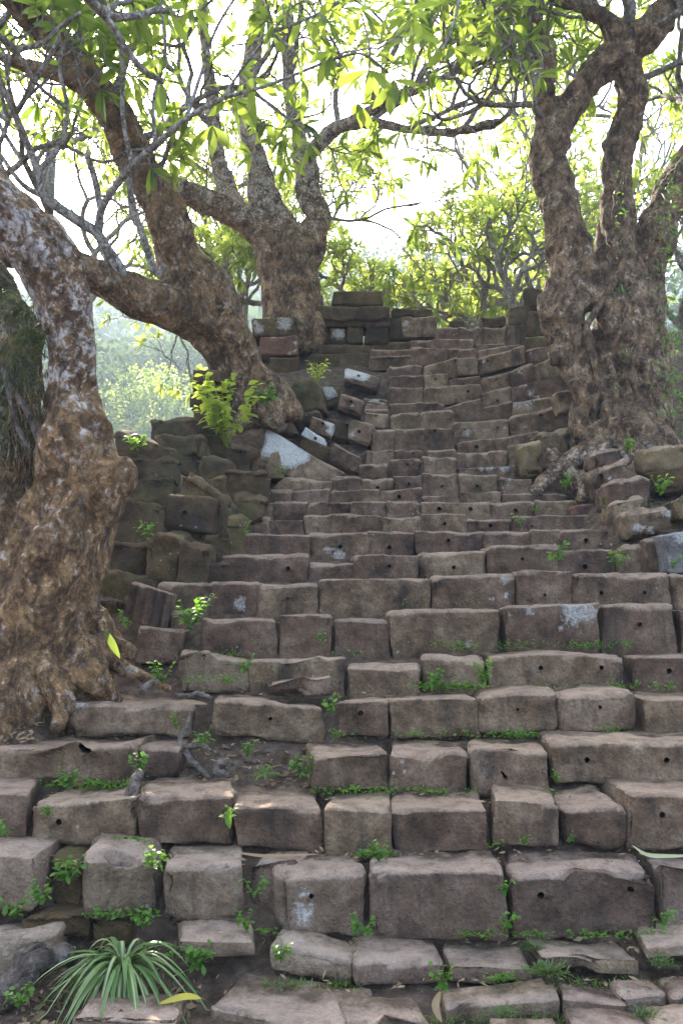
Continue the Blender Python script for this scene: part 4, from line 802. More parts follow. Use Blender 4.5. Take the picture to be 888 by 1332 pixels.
# large leaves one by one
LEAFM = []
for i in range(6):
    rq = np.random.default_rng(i); V, Fq = leaves([(0, 0, 0, 1, 0, 0, .27 * rq.uniform(.85, 1.15), .075 * rq.uniform(.85, 1.15), rq.uniform(.1, .5), rq.uniform(.1, .35), 0)], True)
    o = link("leaf", V, Fq, M_LEAF, ln); LEAFM.append(o.data); bpy.data.objects.remove(o)
from mathutils import Matrix
def put_leaf(parent, p, d, rng, scale=1.0):
    o = bpy.data.objects.new("leaf", LEAFM[int(rng.integers(6))]); col.objects.link(o); o.parent = parent
    q = Vector(d).to_track_quat('X', 'Z'); o.rotation_mode = 'QUATERNION'
    o.rotation_quaternion = q @ Vector((1, 0, 0)).rotation_difference(Vector((1, 0, 0))) if False else q @ __import__('mathutils').Quaternion((1, 0, 0), float(rng.normal(0, .5)))
    o.location = Vector(p) - parent.location; s = scale * rng.uniform(.75, 1.15); o.scale = (s, s, s)
def leaf_cluster(parent, p, d, rng, n, hang=.6, scale=1.0):
    for i in range(n):
        a = i * 2.4 + rng.normal(0, .4); h = np.array((math.cos(a), math.sin(a), rng.uniform(-1.1, .5) * hang - .15 * hang)); put_leaf(parent, p, h + .35 * d, rng, scale)
nl = 0
for p, dd in tips:
    x, y = proj(p)
    if -60 < x < 900 and y > -60 and nl < 240:
        k = int(rg.integers(3, 6)); leaf_cluster(ln, p, dd, rg, k, .5, .85); nl += k

# --- middle tree beside the top parapet
MT = [[(388, 470, 12.0, 90), (386, 430, 12.0, 86), (383, 390, 12, 84), (378, 345, 12, 86), (362, 300, 12, 58), (345, 255, 12.1, 44), (330, 200, 12.1, 34), (321, 140, 12.2, 28), (328, 80, 12.2, 24), (336, 20, 12.3, 22), (340, -40, 12.3, 20)],
      [(372, 335, 11.95, 64), (345, 305, 11.9, 52), (310, 280, 11.8, 42), (270, 262, 11.6, 36), (230, 245, 11.4, 30), (200, 222, 11.2, 26), (170, 190, 11.0, 20)],
      [(318, 285, 11.8, 32), (300, 255, 11.8, 28), (287, 215, 11.8, 25), (278, 165, 11.7, 22), (272, 100, 11.6, 18), (265, 30, 11.5, 16), (262, -30, 11.5, 14)],
      [(392, 350, 12, 62), (402, 310, 12, 50), (412, 280, 12, 40), (402, 240, 12, 36), (392, 200, 12, 34), (384, 160, 12, 24), (375, 100, 12, 20), (372, 20, 12, 16)],
      [(396, 215, 12, 28), (415, 190, 11.9, 25), (440, 166, 11.7, 20), (480, 160, 11.4, 16), (530, 168, 11, 14), (590, 172, 10.7, 12), (650, 158, 10.3, 10)],
      [(432, 172, 11.8, 18), (485, 143, 11, 17), (540, 116, 10.6, 14), (590, 95, 10.2, 12), (650, 70, 9.8, 9)],
      [(370, 400, 11.9, 40), (352, 425, 11.7, 24), (345, 450, 11.6, 12)], [(405, 400, 11.8, 36), (415, 430, 11.6, 20), (412, 455, 11.5, 12)],
      [(372, 380, 11.7, 22), (385, 330, 11.7, 22), (368, 290, 11.75, 18)]]
ST = [(336, 20, 12.3, (.3, -.3, 1), .09, 1.3, 4), (262, -10, 11.5, (-.2, -.3, 1), .07, 1.03, 4), (372, 20, 12, (.3, -.4, 1), .07, 1.2, 4), (375, 100, 12, (.6, -.3, .6), .05, 1.0, 4), (278, 165, 11.7, (-.5, -.4, .7), .05, 0.86, 4),
      (321, 140, 12.2, (.4, -.5, .6), .05, 0.86, 4), (480, 160, 11.4, (.5, -.2, .8), .045, 0.77, 4), (530, 168, 11, (.6, -.2, -.05), .04, 0.69, 4), (590, 172, 10.7, (.6, -.3, .3), .04, 0.69, 4), (650, 158, 10.3, (.8, -.2, .3), .035, 0.60, 4),
      (540, 116, 10.6, (.3, -.3, .9), .05, 0.77, 4), (590, 95, 10.2, (.4, -.3, .7), .045, 0.77, 4), (650, 70, 9.8, (.5, -.3, .7), .04, 0.69, 4), (485, 143, 11, (.2, -.2, 1), .05, 0.95, 4), (170, 190, 11, (-.4, -.4, .7), .06, 0.86, 4),
      (330, 200, 12.1, (-.5, -.3, .7), .04, .9, 2), (440, 166, 11.7, (.1, .3, 1), .05, 0.95, 4), (412, 280, 12, (.7, .1, .35), .03, 0.77, 4)]
mt, rg2 = tree("frangipani_tree", "gnarled many-limbed tree rooted behind the moulded parapet at mid left", P(386, 430, 12), MT, M_BARK_M, 31, ST, slim=.93, disp=.035, voxel=.034, leaf_n=6,
               attrs_fn=lambda co: {"warm": .12 + 0 * co[:, 0], "moss": -.15 + 0 * co[:, 0], "pale": .05 + .5 * sstep(co[:, 2], 6.6, 8.2)}, leafm=M_LEAF)
CL = [(300, 138, 6.9, 5), (276, 172, 7.1, 3), (330, 110, 6.8, 4), (392, 112, 6.7, 5), (432, 78, 6.6, 5), (480, 100, 6.6, 6), (512, 112, 6.7, 5), (355, 40, 6.7, 5), (560, 60, 7.5, 5), (588, 70, 7.4, 5), (600, 30, 7.6, 5), (530, 20, 7, 5), (470, 20, 6.8, 6), (150, 30, 7.2, 5), (640, 25, 7.8, 5), (215, 80, 7.1, 4), (100, 20, 7.2, 4), (250, 20, 6.9, 4)]
for x, y, d, n in CL: leaf_cluster(ln, P(x, y - 8, d), np.array((0, -.2, -.5)), rg2, n, 1.2, 1.05)
for path in ([(430, 78, 6.6, 4), (470, 70, 6.6, 4), (505, 95, 6.7, 4)], [(355, 42, 6.7, 4), (420, 15, 6.8, 5), (470, -20, 6.9, 6)], [(470, 18, 6.8, 3), (480, 60, 6.6, 3), (480, 95, 6.6, 3)], [(600, -20, 7.6, 5), (590, 30, 7.5, 4), (575, 65, 7.4, 3)], [(392, 105, 6.7, 3), (385, 70, 6.7, 3), (352, 42, 6.7, 4)]):
    tb = Tubes(); p, r = limb_pts(path, 5); tb.add(p, r, 6); V, Fl = tb.lists(); link("twig", V, Fl, M_TWIG, ln, p[0])

# --- big twisted tree on the right
RT = [[(758, 572, 8.75, 38), (752, 545, 8.8, 34), (763, 512, 8.85, 46), (750, 462, 8.85, 58), (734, 405, 8.9, 70), (738, 350, 9, 60), (737, 300, 9, 56), (726, 250, 9, 56), (712, 200, 9, 60), (728, 150, 9, 58), (766, 102, 8.95, 50), (800, 72, 8.9, 52), (840, 45, 8.9, 46), (880, -5, 8.9, 40), (910, -60, 8.9, 36)],
      [(812, 625, 8.8, 130), (812, 590, 8.8, 118), (817, 540, 8.85, 104), (820, 490, 8.9, 104), (815, 440, 8.9, 108), (806, 385, 8.95, 96), (803, 335, 8.95, 70), (801, 290, 9, 58), (799, 240, 9, 50), (806, 195, 9, 42), (816, 140, 9, 46), (815, 95, 8.95, 40), (822, 50, 8.9, 26)],
      [(835, 560, 8.95, 80), (845, 480, 9, 70), (840, 410, 9, 62), (842, 350, 9, 58), (856, 300, 9, 54), (874, 250, 9, 56), (905, 205, 9, 56), (950, 160, 9, 50)],
      [(714, 190, 9, 44), (712, 140, 8.95, 36), (707, 85, 8.9, 32), (697, 40, 8.9, 30), (688, -10, 8.9, 28)], [(800, 72, 8.9, 34), (795, 40, 8.85, 26), (770, 15, 8.8, 22), (720, 0, 8.8, 18)],
      [(720, 418, 8.8, 46), (712, 395, 8.8, 38), (722, 372, 8.85, 40)], [(735, 470, 8.75, 38), (728, 450, 8.75, 34)], [(770, 400, 8.8, 36), (766, 350, 8.8, 26), (756, 310, 8.85, 18)],
      [(786, 560, 8.7, 44), (760, 588, 8.6, 34), (732, 606, 8.5, 30), (712, 622, 8.42, 24), (694, 640, 8.35, 18)], [(792, 560, 8.65, 40), (776, 592, 8.45, 30), (768, 620, 8.3, 26), (772, 648, 8.15, 20)],
      [(730, 606, 8.5, 26), (745, 618, 8.4, 24), (752, 640, 8.3, 18)], [(712, 590, 8.6, 26), (722, 600, 8.5, 24)], [(780, 648, 7.85, 14), (770, 634, 7.85, 13), (758, 640, 7.85, 12), (752, 656, 7.85, 10)],
      [(840, 560, 8.8, 60), (862, 580, 8.6, 40), (880, 600, 8.5, 26)]]
ST = [(690, -10, 8.9, (-.4, -.3, 1), .07, 0.95, 4), (706, 85, 8.9, (-.7, -.2, .6), .05, 0.77, 4), (720, 0, 8.8, (-.6, -.2, .9), .06, 0.86, 4), (822, 50, 8.9, (-.4, -.4, 1), .08, 0.86, 4), (880, -5, 8.9, (-.3, -.5, .8), .08, 0.95, 4), (905, 205, 9, (-.1, -.5, 1), .07, 0.86, 4),
      (728, 150, 9, (-.8, -.3, .3), .04, 0.69, 4), (770, 15, 8.8, (.1, -.6, .7), .05, 0.77, 4), (842, 45, 8.9, (.2, -.8, .2), .05, 0.77, 4), (816, 120, 9, (.8, -.3, .3), .045, 0.69, 4), (712, 140, 8.95, (-.9, .1, .4), .04, 0.77, 4)]
rt, rg3 = tree("twisted_tree", "massive knotty tree of twisted stems rooted on the right wall", P(812, 600, 8.8), RT, M_BARK_R, 41, ST, disp=.055, voxel=.024, leaf_n=6, knob=.24, strand=1.6, slim=.88,
               attrs_fn=lambda co: {"warm": -.05 + 0 * co[:, 0], "moss": -.05 + .25 * sstep(co[:, 0], 2.9, 3.4), "pale": .1 + .25 * (1 - sstep(co[:, 2], 3.3, 3.7)) - .0 * co[:, 0]}, leafm=M_LEAF)
for path in ([(770, 560, 8.6, 10), (775, 480, 8.5, 11), (762, 430, 8.5, 11), (790, 380, 8.5, 12), (812, 330, 8.55, 11), (798, 280, 8.65, 10), (806, 230, 8.75, 9)],
             [(836, 340, 8.62, 10), (815, 300, 8.64, 9), (811, 250, 8.72, 9), (800, 190, 8.75, 7)], [(850, 540, 8.55, 8), (838, 470, 8.5, 9), (845, 410, 8.55, 9), (826, 330, 8.6, 8), (812, 260, 8.7, 7)],
             [(790, 580, 8.45, 9), (800, 510, 8.4, 9), (795, 460, 8.38, 9), (815, 400, 8.42, 8)], [(862, 570, 8.6, 7), (856, 520, 8.6, 7), (862, 480, 8.62, 6), (850, 430, 8.6, 5)],
             [(815, 590, 8.35, 9), (826, 540, 8.38, 9), (822, 480, 8.4, 8), (835, 420, 8.5, 7)], [(840, 585, 8.4, 8), (848, 550, 8.45, 7), (842, 500, 8.48, 6)]):
    path = [(x_, y_, d_ + .10, w_ * .8) for x_, y_, d_, w_ in path]; tb = Tubes(); p, r = limb_pts(path, 8); p = p + .02 * np.stack([fbm(p * 6, 3, 2), fbm(p * 6 + 9, 3, 2), 0 * r], 1); tb.add(p, r, 8, True, .2, 3); V, Fl = tb.lists(); link("aerial_root", V, Fl, M_BARK_R, rt, p[0])
sp = []
for i in range(420):   # little ferns and climbers on the bark
    x = rr_.choice([852, 862, 868, 870, 806, 874]) + rr_.normal(0, 6); y = rr_.uniform(200, 540); q = P(x, y, 8.5 + rr_.uniform(-.1, .25))
    sp.append((*q, rr_.normal(0, .6), -.7, rr_.normal(-.2, .5), rr_.uniform(.03, .10), rr_.uniform(.012, .03), .6, .1, rr_.normal(0, 1)))
V, Fq = leaves(sp, False); tag(link("climbing_fern", V, Fq, M_WEED, rt, np.array(rt.location)), kind="stuff")

# ------------------------------------------------------------------ trees beyond
def back_tree(label, px, py, d, h, seed, lev=4, leafm=None, n=10, L=.22, lean=(0, 0), trunk=.11):
    base = P(px, py, d); base[2] = gz(base[0], base[1]) - .1
    t = empty("background_tree", base, label, "tree", "sunlit trees behind the stairs"); rng = np.random.default_rng(seed)
    top = P(px, py, d); hh = max(.8, top[2] - base[2])
    tb = Tubes(); pts = [base + (top - base) * s + np.array((math.sin(s * 4 + seed) * .12, 0, 0)) for s in np.linspace(0, 1, 7)]
    tb.add(pts, np.linspace(trunk, trunk * .7, 7), 9, True, .15, seed); V, Fl = tb.lists(); link("trunk", V, Fl, M_TWIG, t, base)
    spec = []
    for j in range(4):
        a = j * 1.57 + rng.uniform(0, 1); tb = Tubes(); tips = []
        grow(tb, tips, pts[-1 - j % 2], np.array((math.cos(a) * .9 + lean[0], math.sin(a) * .9 + lean[1], .8)), trunk * .55, h * .27, lev, rng, spread=.7)
        V, Fl = tb.lists(); link("branch", V, Fl, M_TWIG, t, pts[-1])
        for p, dd in tips: spec += whorl(p, dd, rng, n, L, L * .26, .2)
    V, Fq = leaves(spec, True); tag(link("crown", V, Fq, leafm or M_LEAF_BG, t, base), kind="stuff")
BT = [("bright leafy tree behind the stair head, right of centre", 632, 400, 15.5, 2.7, 1, 4), ("low bright tree just left of the sky gap behind the parapet", 462, 395, 16.5, 1.7, 2, 4), ("thin branching tree between stair head and the right tree", 690, 390, 15, 3.4, 3, 4),
      ("leafy tree seen between leaning tree and the middle tree", 300, 430, 15.5, 3.4, 4, 4), ("tree filling the gap right of the twisted stems", 880, 420, 13.5, 3.2, 5, 4), ("small tree seen through the fork of the leaning tree", 285, 330, 17, 3.2, 6, 4), ("dense bright tree left of the right tree, lower", 668, 368, 13.8, 1.9, 13, 3), ("bright tree filling the gap between the leaning and the middle tree, low", 318, 392, 14, 2.0, 14, 4),
      ("low sunlit tree just behind the centre of the stair head", 590, 420, 17.5, 1.9, 31, 4), ("leafy tree whose crown touches the right tree's left stem", 705, 330, 17, 2.4, 32, 4), ("tall thin tree with its crown above the sky gap, behind the limb", 720, 150, 15, 3.4, 21, 4), ("tall tree with high crown left of the leaning trunk", 60, 190, 14, 3.4, 23, 4), ("taller tree behind the low tree left of the sky gap", 372, 330, 19, 4.0, 7, 4), ("tall pale tree beyond the bright tree right of centre", 660, 300, 20, 4.6, 8, 4), ("tall tree behind the leaning tree's upper limb", 120, 330, 17, 4.4, 9, 4),
      ("small tree directly behind the stair head", 556, 425, 18, 1.5, 10, 4), ("tall tree behind the middle tree's upper limbs", 290, 250, 18, 4.6, 11, 4), ("tall tree behind the twisted stems", 780, 300, 18, 4.6, 12, 4)]
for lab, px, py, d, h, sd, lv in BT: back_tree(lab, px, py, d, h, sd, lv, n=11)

def big_tree(label, px, py, d, h, w, seed, lm=None):
    top = P(px, py, d); g = gz(top[0], top[1]); base = np.array((top[0], top[1], g - .5)); rng = np.random.default_rng(seed)
    t = empty("forest_tree", base, label, "tree", "hazy trees on the hillside")
    tb = Tubes(); H = top[2] - g; pts = [base + np.array((math.sin(s * 3) * w * .05, 0, (H * .75) * s)) for s in np.linspace(0, 1, 6)]
    tb.add(pts, np.linspace(w * .05, w * .02, 6), 8); V, Fl = tb.lists(); link("trunk", V, Fl, M_BARK_M, t, base)
    spec = []
    for c in range(46):
        v = rng.normal(0, 1, 3); v /= np.linalg.norm(v); v = v * rng.uniform(.6, 1) ** .5
        cc = np.array((top[0] + v[0] * w * .5, top[1] + v[1] * w * .5, g + H * .62 + v[2] * H * .36))
        for i in range(130 if lm else 52):
            e = rng.normal(0, 1, 3); e /= np.linalg.norm(e); q = cc + e * w * .13 * rng.uniform(.5, 1)
            spec.append((*q, *(e + rng.normal(0, .5, 3)), w * (.03 if lm else .055), w * (.018 if lm else .028), .2, .1, rng.normal(0, 1)))
    V, Fq = leaves(spec, False); tag(link("crown", V, Fq, lm or M_LEAF_FAR, t, base), kind="stuff")
for a in [("round pale tree in the valley gap left of the stone pier", 197, 490, 62, 12, 9.5, 1, M_LEAF), ("hazy tree above the round pale one in the valley gap", 240, 455, 75, 14, 11, 2), ("hazy tree at the left end of the valley gap", 150, 470, 85, 15, 12, 3),
          ("hazy tree on the hill just below the sky gap, left", 500, 330, 90, 15, 13, 4), ("hazy tree on the hill just below the sky gap, right", 590, 330, 80, 15, 12, 5), ("large hazy tree behind the thin branching tree", 670, 270, 70, 18, 14, 6),
          ("hazy tree right of the twisted stems", 880, 330, 60, 16, 13, 7), ("hazy tree behind the pale left trunk", 60, 420, 60, 15, 12, 8)]: big_tree(*a)

def forest():
    rng = np.random.default_rng(77); spec = []
    for c in range(900):
        y = rng.uniform(70, 300); x = rng.uniform(-.75, .75) * y; g = gz(x, y); w = rng.uniform(7, 13)
        cc = np.array((x, y, g + w * .35)); m = 60
        e = rng.normal(0, 1, (m, 3)); e /= np.linalg.norm(e, axis=1, keepdims=True); e[:, 2] = np.abs(e[:, 2]) - .2
        q = cc + e * np.array((.5, .5, .5)) * w * rng.uniform(.75, 1.05, (m, 1)); dr = e + rng.normal(0, .6, (m, 3))
        spec.append(np.concatenate([q, dr, np.full((m, 1), w * .16), np.full((m, 1), w * .1), np.full((m, 1), .2), np.full((m, 1), .1), rng.normal(0, 1, (m, 1))], 1))
    V, Fq = leaves(np.concatenate(spec), False); tag(link("forest", V, Fq, M_LEAF_FAR), "hazy green forest covering the hillside beyond", "forest", kind="stuff")
forest()

# ------------------------------------------------------------------ plants in the joints, litter, fallen leaves
wr = np.random.default_rng(404)
def sprig(name, label, px, py, d, size, kind="broad", cat="plant", n=None, group="weeds growing in the step joints", mat=None, lf=1.0, nl=5):
    """A small plant: stems and leaves rooted at its base, height about size metres."""
    b = P(px, py, d); t = empty(name, b, label, cat, group); spec = []; tb = Tubes()
    if kind == "broad":
        for s in range(n or 5):
            a = wr.uniform(0, 6.28); top = b + np.array((math.cos(a) * .45, -abs(math.sin(a)) * .35, wr.uniform(.5, 1.0))) * size
            pts = [b, (b + top) / 2 + np.array((0, 0, .1 * size)), top]; tb.add(pts, [.0025, .002, .0015], 4, False)
            for j in range(nl):
                q = b + (top - b) * (.35 + .65 * j / (nl - 1)); e = np.array((wr.normal(0, 1), wr.normal(-.4, .7), wr.normal(.25, .4))); l = size * wr.uniform(.2, .34) * lf
                spec.append((*q, *e, l, l * .62, .25, .15, wr.normal(0, .4)))
    elif kind == "fern":
        for s in range(n or 12):
            a = s * 2.4; e = np.array((math.cos(a), math.sin(a) * .7 - .25, wr.uniform(.3, 1.1))); spec.append((*b, *e, size * wr.uniform(.7, 1.1), size * .1, .5, .2, 0))
            e /= np.linalg.norm(e)
            for j in range(2, 8):
                q = b + e * size * j / 8 - np.array((0, 0, .5 * size * (j / 8) ** 2)); sd = np.cross(e, (0, 0, 1.0))
                for sg in (-1, 1): spec.append((*q, *(sd * sg + e * .5), size * .24 * (1 - j / 10), size * .07, .2, .1, 0))
    else:
        for s in range(n or 40):
            a = wr.uniform(0, 6.28); q = b + np.array((wr.normal(0, .25) * size, wr.normal(0, .12) * size, 0)); e = np.array((math.cos(a) * .7, math.sin(a) * .5 - .15, wr.uniform(.5, 1.3)))
            spec.append((*q, *e, size * wr.uniform(.6, 1.2), size * .07, .45, .2, 0))
    V, Fq = leaves(spec, True); tag(link("foliage", V, Fq, mat or (M_GRASS if kind == "grass" else M_WEED), t, b), kind="stuff")
    if tb.n: V, Fl = tb.lists(); link("stem", V, Fl, mat or M_WEED, t, b)
    return t
PLANTS = [("weed", "dense green weed below the third step joint, left of the big two-holed block", 492, 1120, 4.15, .10, "broad", 9), ("weed", "tall weed between lichen-spotted block and wide plain block", 472, 1218, 3.92, .12, "broad", 6),
 ("weed", "light green weed low in the joint left of the two-holed block", 657, 1212, 3.94, .11, "broad", 5), ("weed", "small weed high in the joint left of the two-holed block", 656, 1165, 3.97, .07, "broad", 5),
 ("weed", "weed at the lower right corner of the two-holed block", 862, 1208, 3.9, .09, "broad", 5), ("weed", "bright weed between two low slabs, above a dry leaf", 576, 1288, 3.64, .11, "broad", 7),
 ("grass_tuft", "wide grass tuft between low slabs under the two-holed block", 712, 1270, 3.66, .10, "grass", 110), ("grass_tuft", "upper grass tuft at the foot of the two-holed block", 690, 1236, 3.86, .08, "grass", 60),
 ("grass_tuft", "grass tuft on the joint at the right edge of the low slabs", 862, 1258, 3.72, .08, "grass", 70), ("grass_tuft", "grass in front of the lowest slab right of centre", 655, 1322, 3.46, .07, "grass", 70),
 ("grass_tuft", "grass at the bottom right corner of the picture", 838, 1324, 3.4, .08, "grass", 70),
 ("weed", "weed on the face of the third step, one block left of the right edge group", 740, 1096, 4.22, .06, "broad", 4), ("weed", "pale weed at the foot of the third step right of centre", 680, 1098, 4.24, .06, "broad", 5),
 ("weed", "weed under the long two-holed block of the fourth step", 724, 1018, 4.6, .07, "broad", 5), ("weed", "clump of weeds on the broken fourth step, at right block", 395, 1015, 4.72, .14, "broad", 9),
 ("fern", "small feathery fern on the soil gap of the broken step", 345, 1008, 4.7, .11, "fern", 12), ("weed", "weed on the soil gap just below the tilted long block", 322, 985, 4.85, .10, "broad", 6),
 ("weed", "trailing weed at the right end of the tilted long block", 429, 930, 5.0, .12, "broad", 6), ("weed", "weed at the foot of the tilted long block's right end", 436, 962, 4.95, .08, "broad", 5),
 ("weed", "thick weeds in the corner under the two-holed sixth step block, left", 565, 897, 5.32, .14, "broad", 9), ("weed", "climbing weed in the joint left of the sunlit-cornered block", 626, 890, 5.32, .15, "broad", 7),
 ("weed", "round-leaved weed at the joint of the left sixth step", 318, 876, 5.3, .12, "broad", 5), ("weed", "leafy plant between the left wall and the seventh step", 248, 820, 5.7, .20, "broad", 12),
 ("weed", "upper shoot of the plants beside the seventh step", 268, 796, 5.8, .13, "broad", 6), ("weed", "small weed under the fluted stone fragment", 165, 818, 5.75, .12, "broad", 6),
 ("weed", "dark weeds in front of the roots left of the broken step", 212, 890, 5.15, .14, "broad", 8), ("weed", "weed growing on the seventh step's second block", 333, 838, 5.78, .05, "broad", 4), ("weed", "weed at the joint of the seventh step, third block", 420, 838, 5.78, .08, "broad", 5),
 ("weed", "upright weed in the ninth step joint right of centre", 722, 733, 6.5, .16, "broad", 6), ("weed", "weed in the ninth step's joint at its right end", 804, 740, 6.45, .16, "broad", 6), ("weed", "small weed on the eleventh step right of centre", 676, 684, 7.4, .12, "broad", 5),
 ("weed", "small weed on the narrow steps below the right tree roots", 697, 668, 7.85, .09, "broad", 4), ("weed", "weed beside the small root arch on the right", 790, 665, 7.3, .14, "broad", 7), ("weed", "weed at the foot of the right tree roots", 735, 638, 7.95, .17, "broad", 7),
 ("weed", "green weeds among the right stone heap", 858, 645, 6.95, .17, "broad", 9), ("weed", "bright weed behind the sunlit rough stone", 816, 588, 7.7, .16, "broad", 6), ("weed", "weed at the right edge beside the grey block", 874, 740, 6.2, .10, "broad", 5),
 ("weed", "leafy weed between two blocks of the left second step", 90, 1150, 4.0, .14, "broad", 9), ("weed", "weed in the joint above the left second step", 200, 1135, 3.98, .12, "broad", 9), ("weed", "weed on top of the left third step block", 90, 1026, 4.45, .11, "broad", 12),
 ("weed", "weed at the left edge of the second step", 8, 1090, 4.15, .09, "broad", 5), ("weed", "weed beside the left third step block's corner", 62, 1062, 4.2, .08, "broad", 4), ("weed", "weed under the left second step at the picture edge", 20, 1195, 3.9, .12, "broad", 7), ("weed", "weed in front of the brown slab by the strap-leaved plant", 55, 1175, 3.85, .11, "broad", 7),
 ("weed", "round-leaved weed above the strap-leaved plant", 186, 1208, 3.85, .10, "broad", 6), ("weed", "weed at bottom left below the flat grey stone", 24, 1312, 3.5, .10, "broad", 6), ("weed", "weeds under the second step beside the strap plant, right", 258, 1262, 3.75, .12, "broad", 12), ("weed", "weed in front of the low curved slab", 365, 1252, 3.7, .10, "broad", 6),
 ("weed", "weed in the joint between narrow and lichen-spotted block", 330, 1168, 4.0, .10, "broad", 4), ("weed", "weed between narrow block and square block, low", 322, 1212, 3.9, .10, "broad", 6), ("weed", "weed on the white-cornered block's right face", 229, 948, 4.95, .10, "broad", 4), ("weed", "weeds below the white-cornered block", 178, 1005, 4.62, .12, "broad", 6),
 ("weed", "weed in the joint between the two broad left third step blocks", 297, 1070, 4.22, .09, "broad", 3), ("weed", "ferny weed on the soil below the white-cornered block", 262, 975, 4.85, .12, "broad", 6),
 ("weed", "weed on the left wall's sloping slab", 180, 588, 7.75, .2, "broad", 7), ("weed", "weed at the right end of the left wall", 312, 705, 6.85, .16, "broad", 6), ("weed", "bright weed at the left end of the eleventh step", 314, 700, 6.95, .12, "broad", 4), ("weed", "weed low on the dark wall face", 190, 700, 6.6, .16, "broad", 7),
 ("weed", "dark leafy weed on the leaning tree's root", 345, 530, 8.95, .25, "broad", 9), ("weed", "weed growing at the foot of the pyramid-shaped stone", 364, 621, 8.5, .14, "broad", 5)]
for nm, lab, x, y, d, sz, kd, n in PLANTS: sprig(nm, lab, x, y, d, sz, kd, "grass" if kd == "grass" else "weed", n)
sprig("sapling", "bright yellow-green sunlit sapling at the foot of the leaning tree", 295, 582, 8.55, .72, "broad", "sapling", 26, None, M_SAP, .5, 9)
sprig("sapling", "small sunlit sprouting plant on top of the fallen heap", 412, 500, 10.3, .3, "broad", "sapling", 9, None, M_SAP, .8)

def cover():   # creeping weeds along the foot of each step
    spec = []
    runs = [(2, 480, 860, 1216, 60), (3, 424, 520, 1112, 60), (3, 640, 880, 1100, 50), (3, 250, 420, 1104, 30), (4, 410, 720, 1030, 70), (4, 60, 180, 1022, 50), (5, 640, 720, 956, 110), (5, 440, 620, 956, 60), (5, 730, 830, 950, 30), (6, 550, 632, 893, 110), (6, 640, 880, 894, 60),
            (7, 560, 780, 840, 80), (7, 265, 510, 852, 40), (7, 780, 888, 838, 40), (8, 410, 880, 785, 25), (2, 220, 480, 1212, 50), (3, 40, 180, 1094, 50), (1, 350, 700, 1272, 130), (1, 700, 888, 1262, 90), (4, 280, 410, 1010, 70), (6, 240, 330, 884, 30), (1, 230, 340, 1242, 60), (2, 0, 210, 1190, 70)]
    for k, x0, x1, y, n in runs:
        m = max(1, n // 6)
        for c in range(m * (3 if k <= 4 else 2)):
            cx = wr.uniform(x0, x1)
            if fbm(np.array([[cx * .018, k * 3.3, 0.0]]), 8, 2)[0] < (.12 if k <= 4 else -.1): continue
            for i in range(int(wr.integers(6, 16))):
                q = P(cx + wr.normal(0, 9), y + wr.normal(0, 3), CD[k] - .03 - abs(wr.normal(0, .03))); l = wr.uniform(.012, .034)
                q[2] = max(q[2], CZ[k - 1] - .02)
                spec.append((*q, wr.normal(0, 1), wr.normal(-.4, .7), wr.uniform(.1, 1.2), l, l * wr.uniform(.4, .75), .2, .15, wr.normal(0, .5)))
    for i in range(900):     # grass blades along the lowest slabs
        x = wr.uniform(340, 900); k = wr.choice([0, 1]); y = (1272, 1322)[0] if k == 1 else 1322
        q = P(x, y + wr.normal(0, 4), CD[k] - .02 + wr.normal(0, .02)); q[2] = CZ[k] - (.1 if k else .08)
        if fbm(np.array([[x * .02, k, 0]]), 5, 2)[0] > -.1: spec.append((*q, wr.normal(0, .6), wr.normal(-.3, .5), 1, wr.uniform(.03, .08), .006, .4, .1, 0))
    for c in range(420):     # weeds over the right bank and the slope left of the stairs
        if c % 3: x, y = wr.uniform(2.5, 5.5), wr.uniform(6.3, 12.5)
        else: x, y = wr.uniform(-5.5, -2.4), wr.uniform(5.8, 11)
        for i in range(14):
            xx, yy = x + wr.normal(0, .08), y + wr.normal(0, .08); l = wr.uniform(.03, .09)
            spec.append((xx, yy, gz(xx, yy), wr.normal(0, 1), wr.normal(-.2, .7), wr.uniform(.2, 1.3), l, l * wr.uniform(.3, .7), .25, .15, wr.normal(0, .5)))
    V, Fq = leaves(spec, False); tag(link("ground_cover", V, Fq, M_WEED), "creeping green weeds and moss in the joints of the steps", "ground cover", kind="stuff")
cover()

def litter():
    spec = []
    for i in range(3200):
        a = wr.random()
        if a < .5: x, y = wr.uniform(-2.4, -1.2), wr.uniform(4.7, 5.4)
        elif a < .75: x, y = wr.uniform(-1.9, -.6), wr.uniform(3.1, 3.75)
        elif a < .9: x, y = wr.uniform(1.9, 2.9), wr.uniform(6.6, 8.4)
        else: x, y = wr.uniform(-1.1, -.1), wr.uniform(4.66, 5.05)
        z = gz(x, y) + .012; l = wr.uniform(.02, .07)
        spec.append((x, y, z, wr.normal(0, 1), wr.normal(0, 1), wr.normal(.05, .25), l, l * wr.uniform(.2, .6), wr.uniform(-.2, .4), wr.uniform(0, .5), wr.normal(0, .6)))
    for i in range(950):      # bits blown onto the treads
        k = int(wr.choice([0, 0, 1, 1, 2, 2, 2, 3, 3, 4, 4, 5])); y = CD[k] + abs(wr.normal(.0, 1)) * .0 + wr.uniform(.06, CD[k + 1] - CD[k]); x = wr.uniform(-1.7, 1.9); l = wr.uniform(.012, .05)
        spec.append((x, y, CZ[k] + .004, wr.normal(0, 1), wr.normal(0, 1), wr.normal(.05, .1), l, l * wr.uniform(.12, .5), wr.uniform(-.2, .2), wr.uniform(0, .5), wr.normal(0, .4)))
    V, Fq = leaves(spec, False); tag(link("leaf_litter", V, Fq, M_DRY), "dry brown leaf litter and bits on the soil", "leaf litter", kind="stuff")
litter()

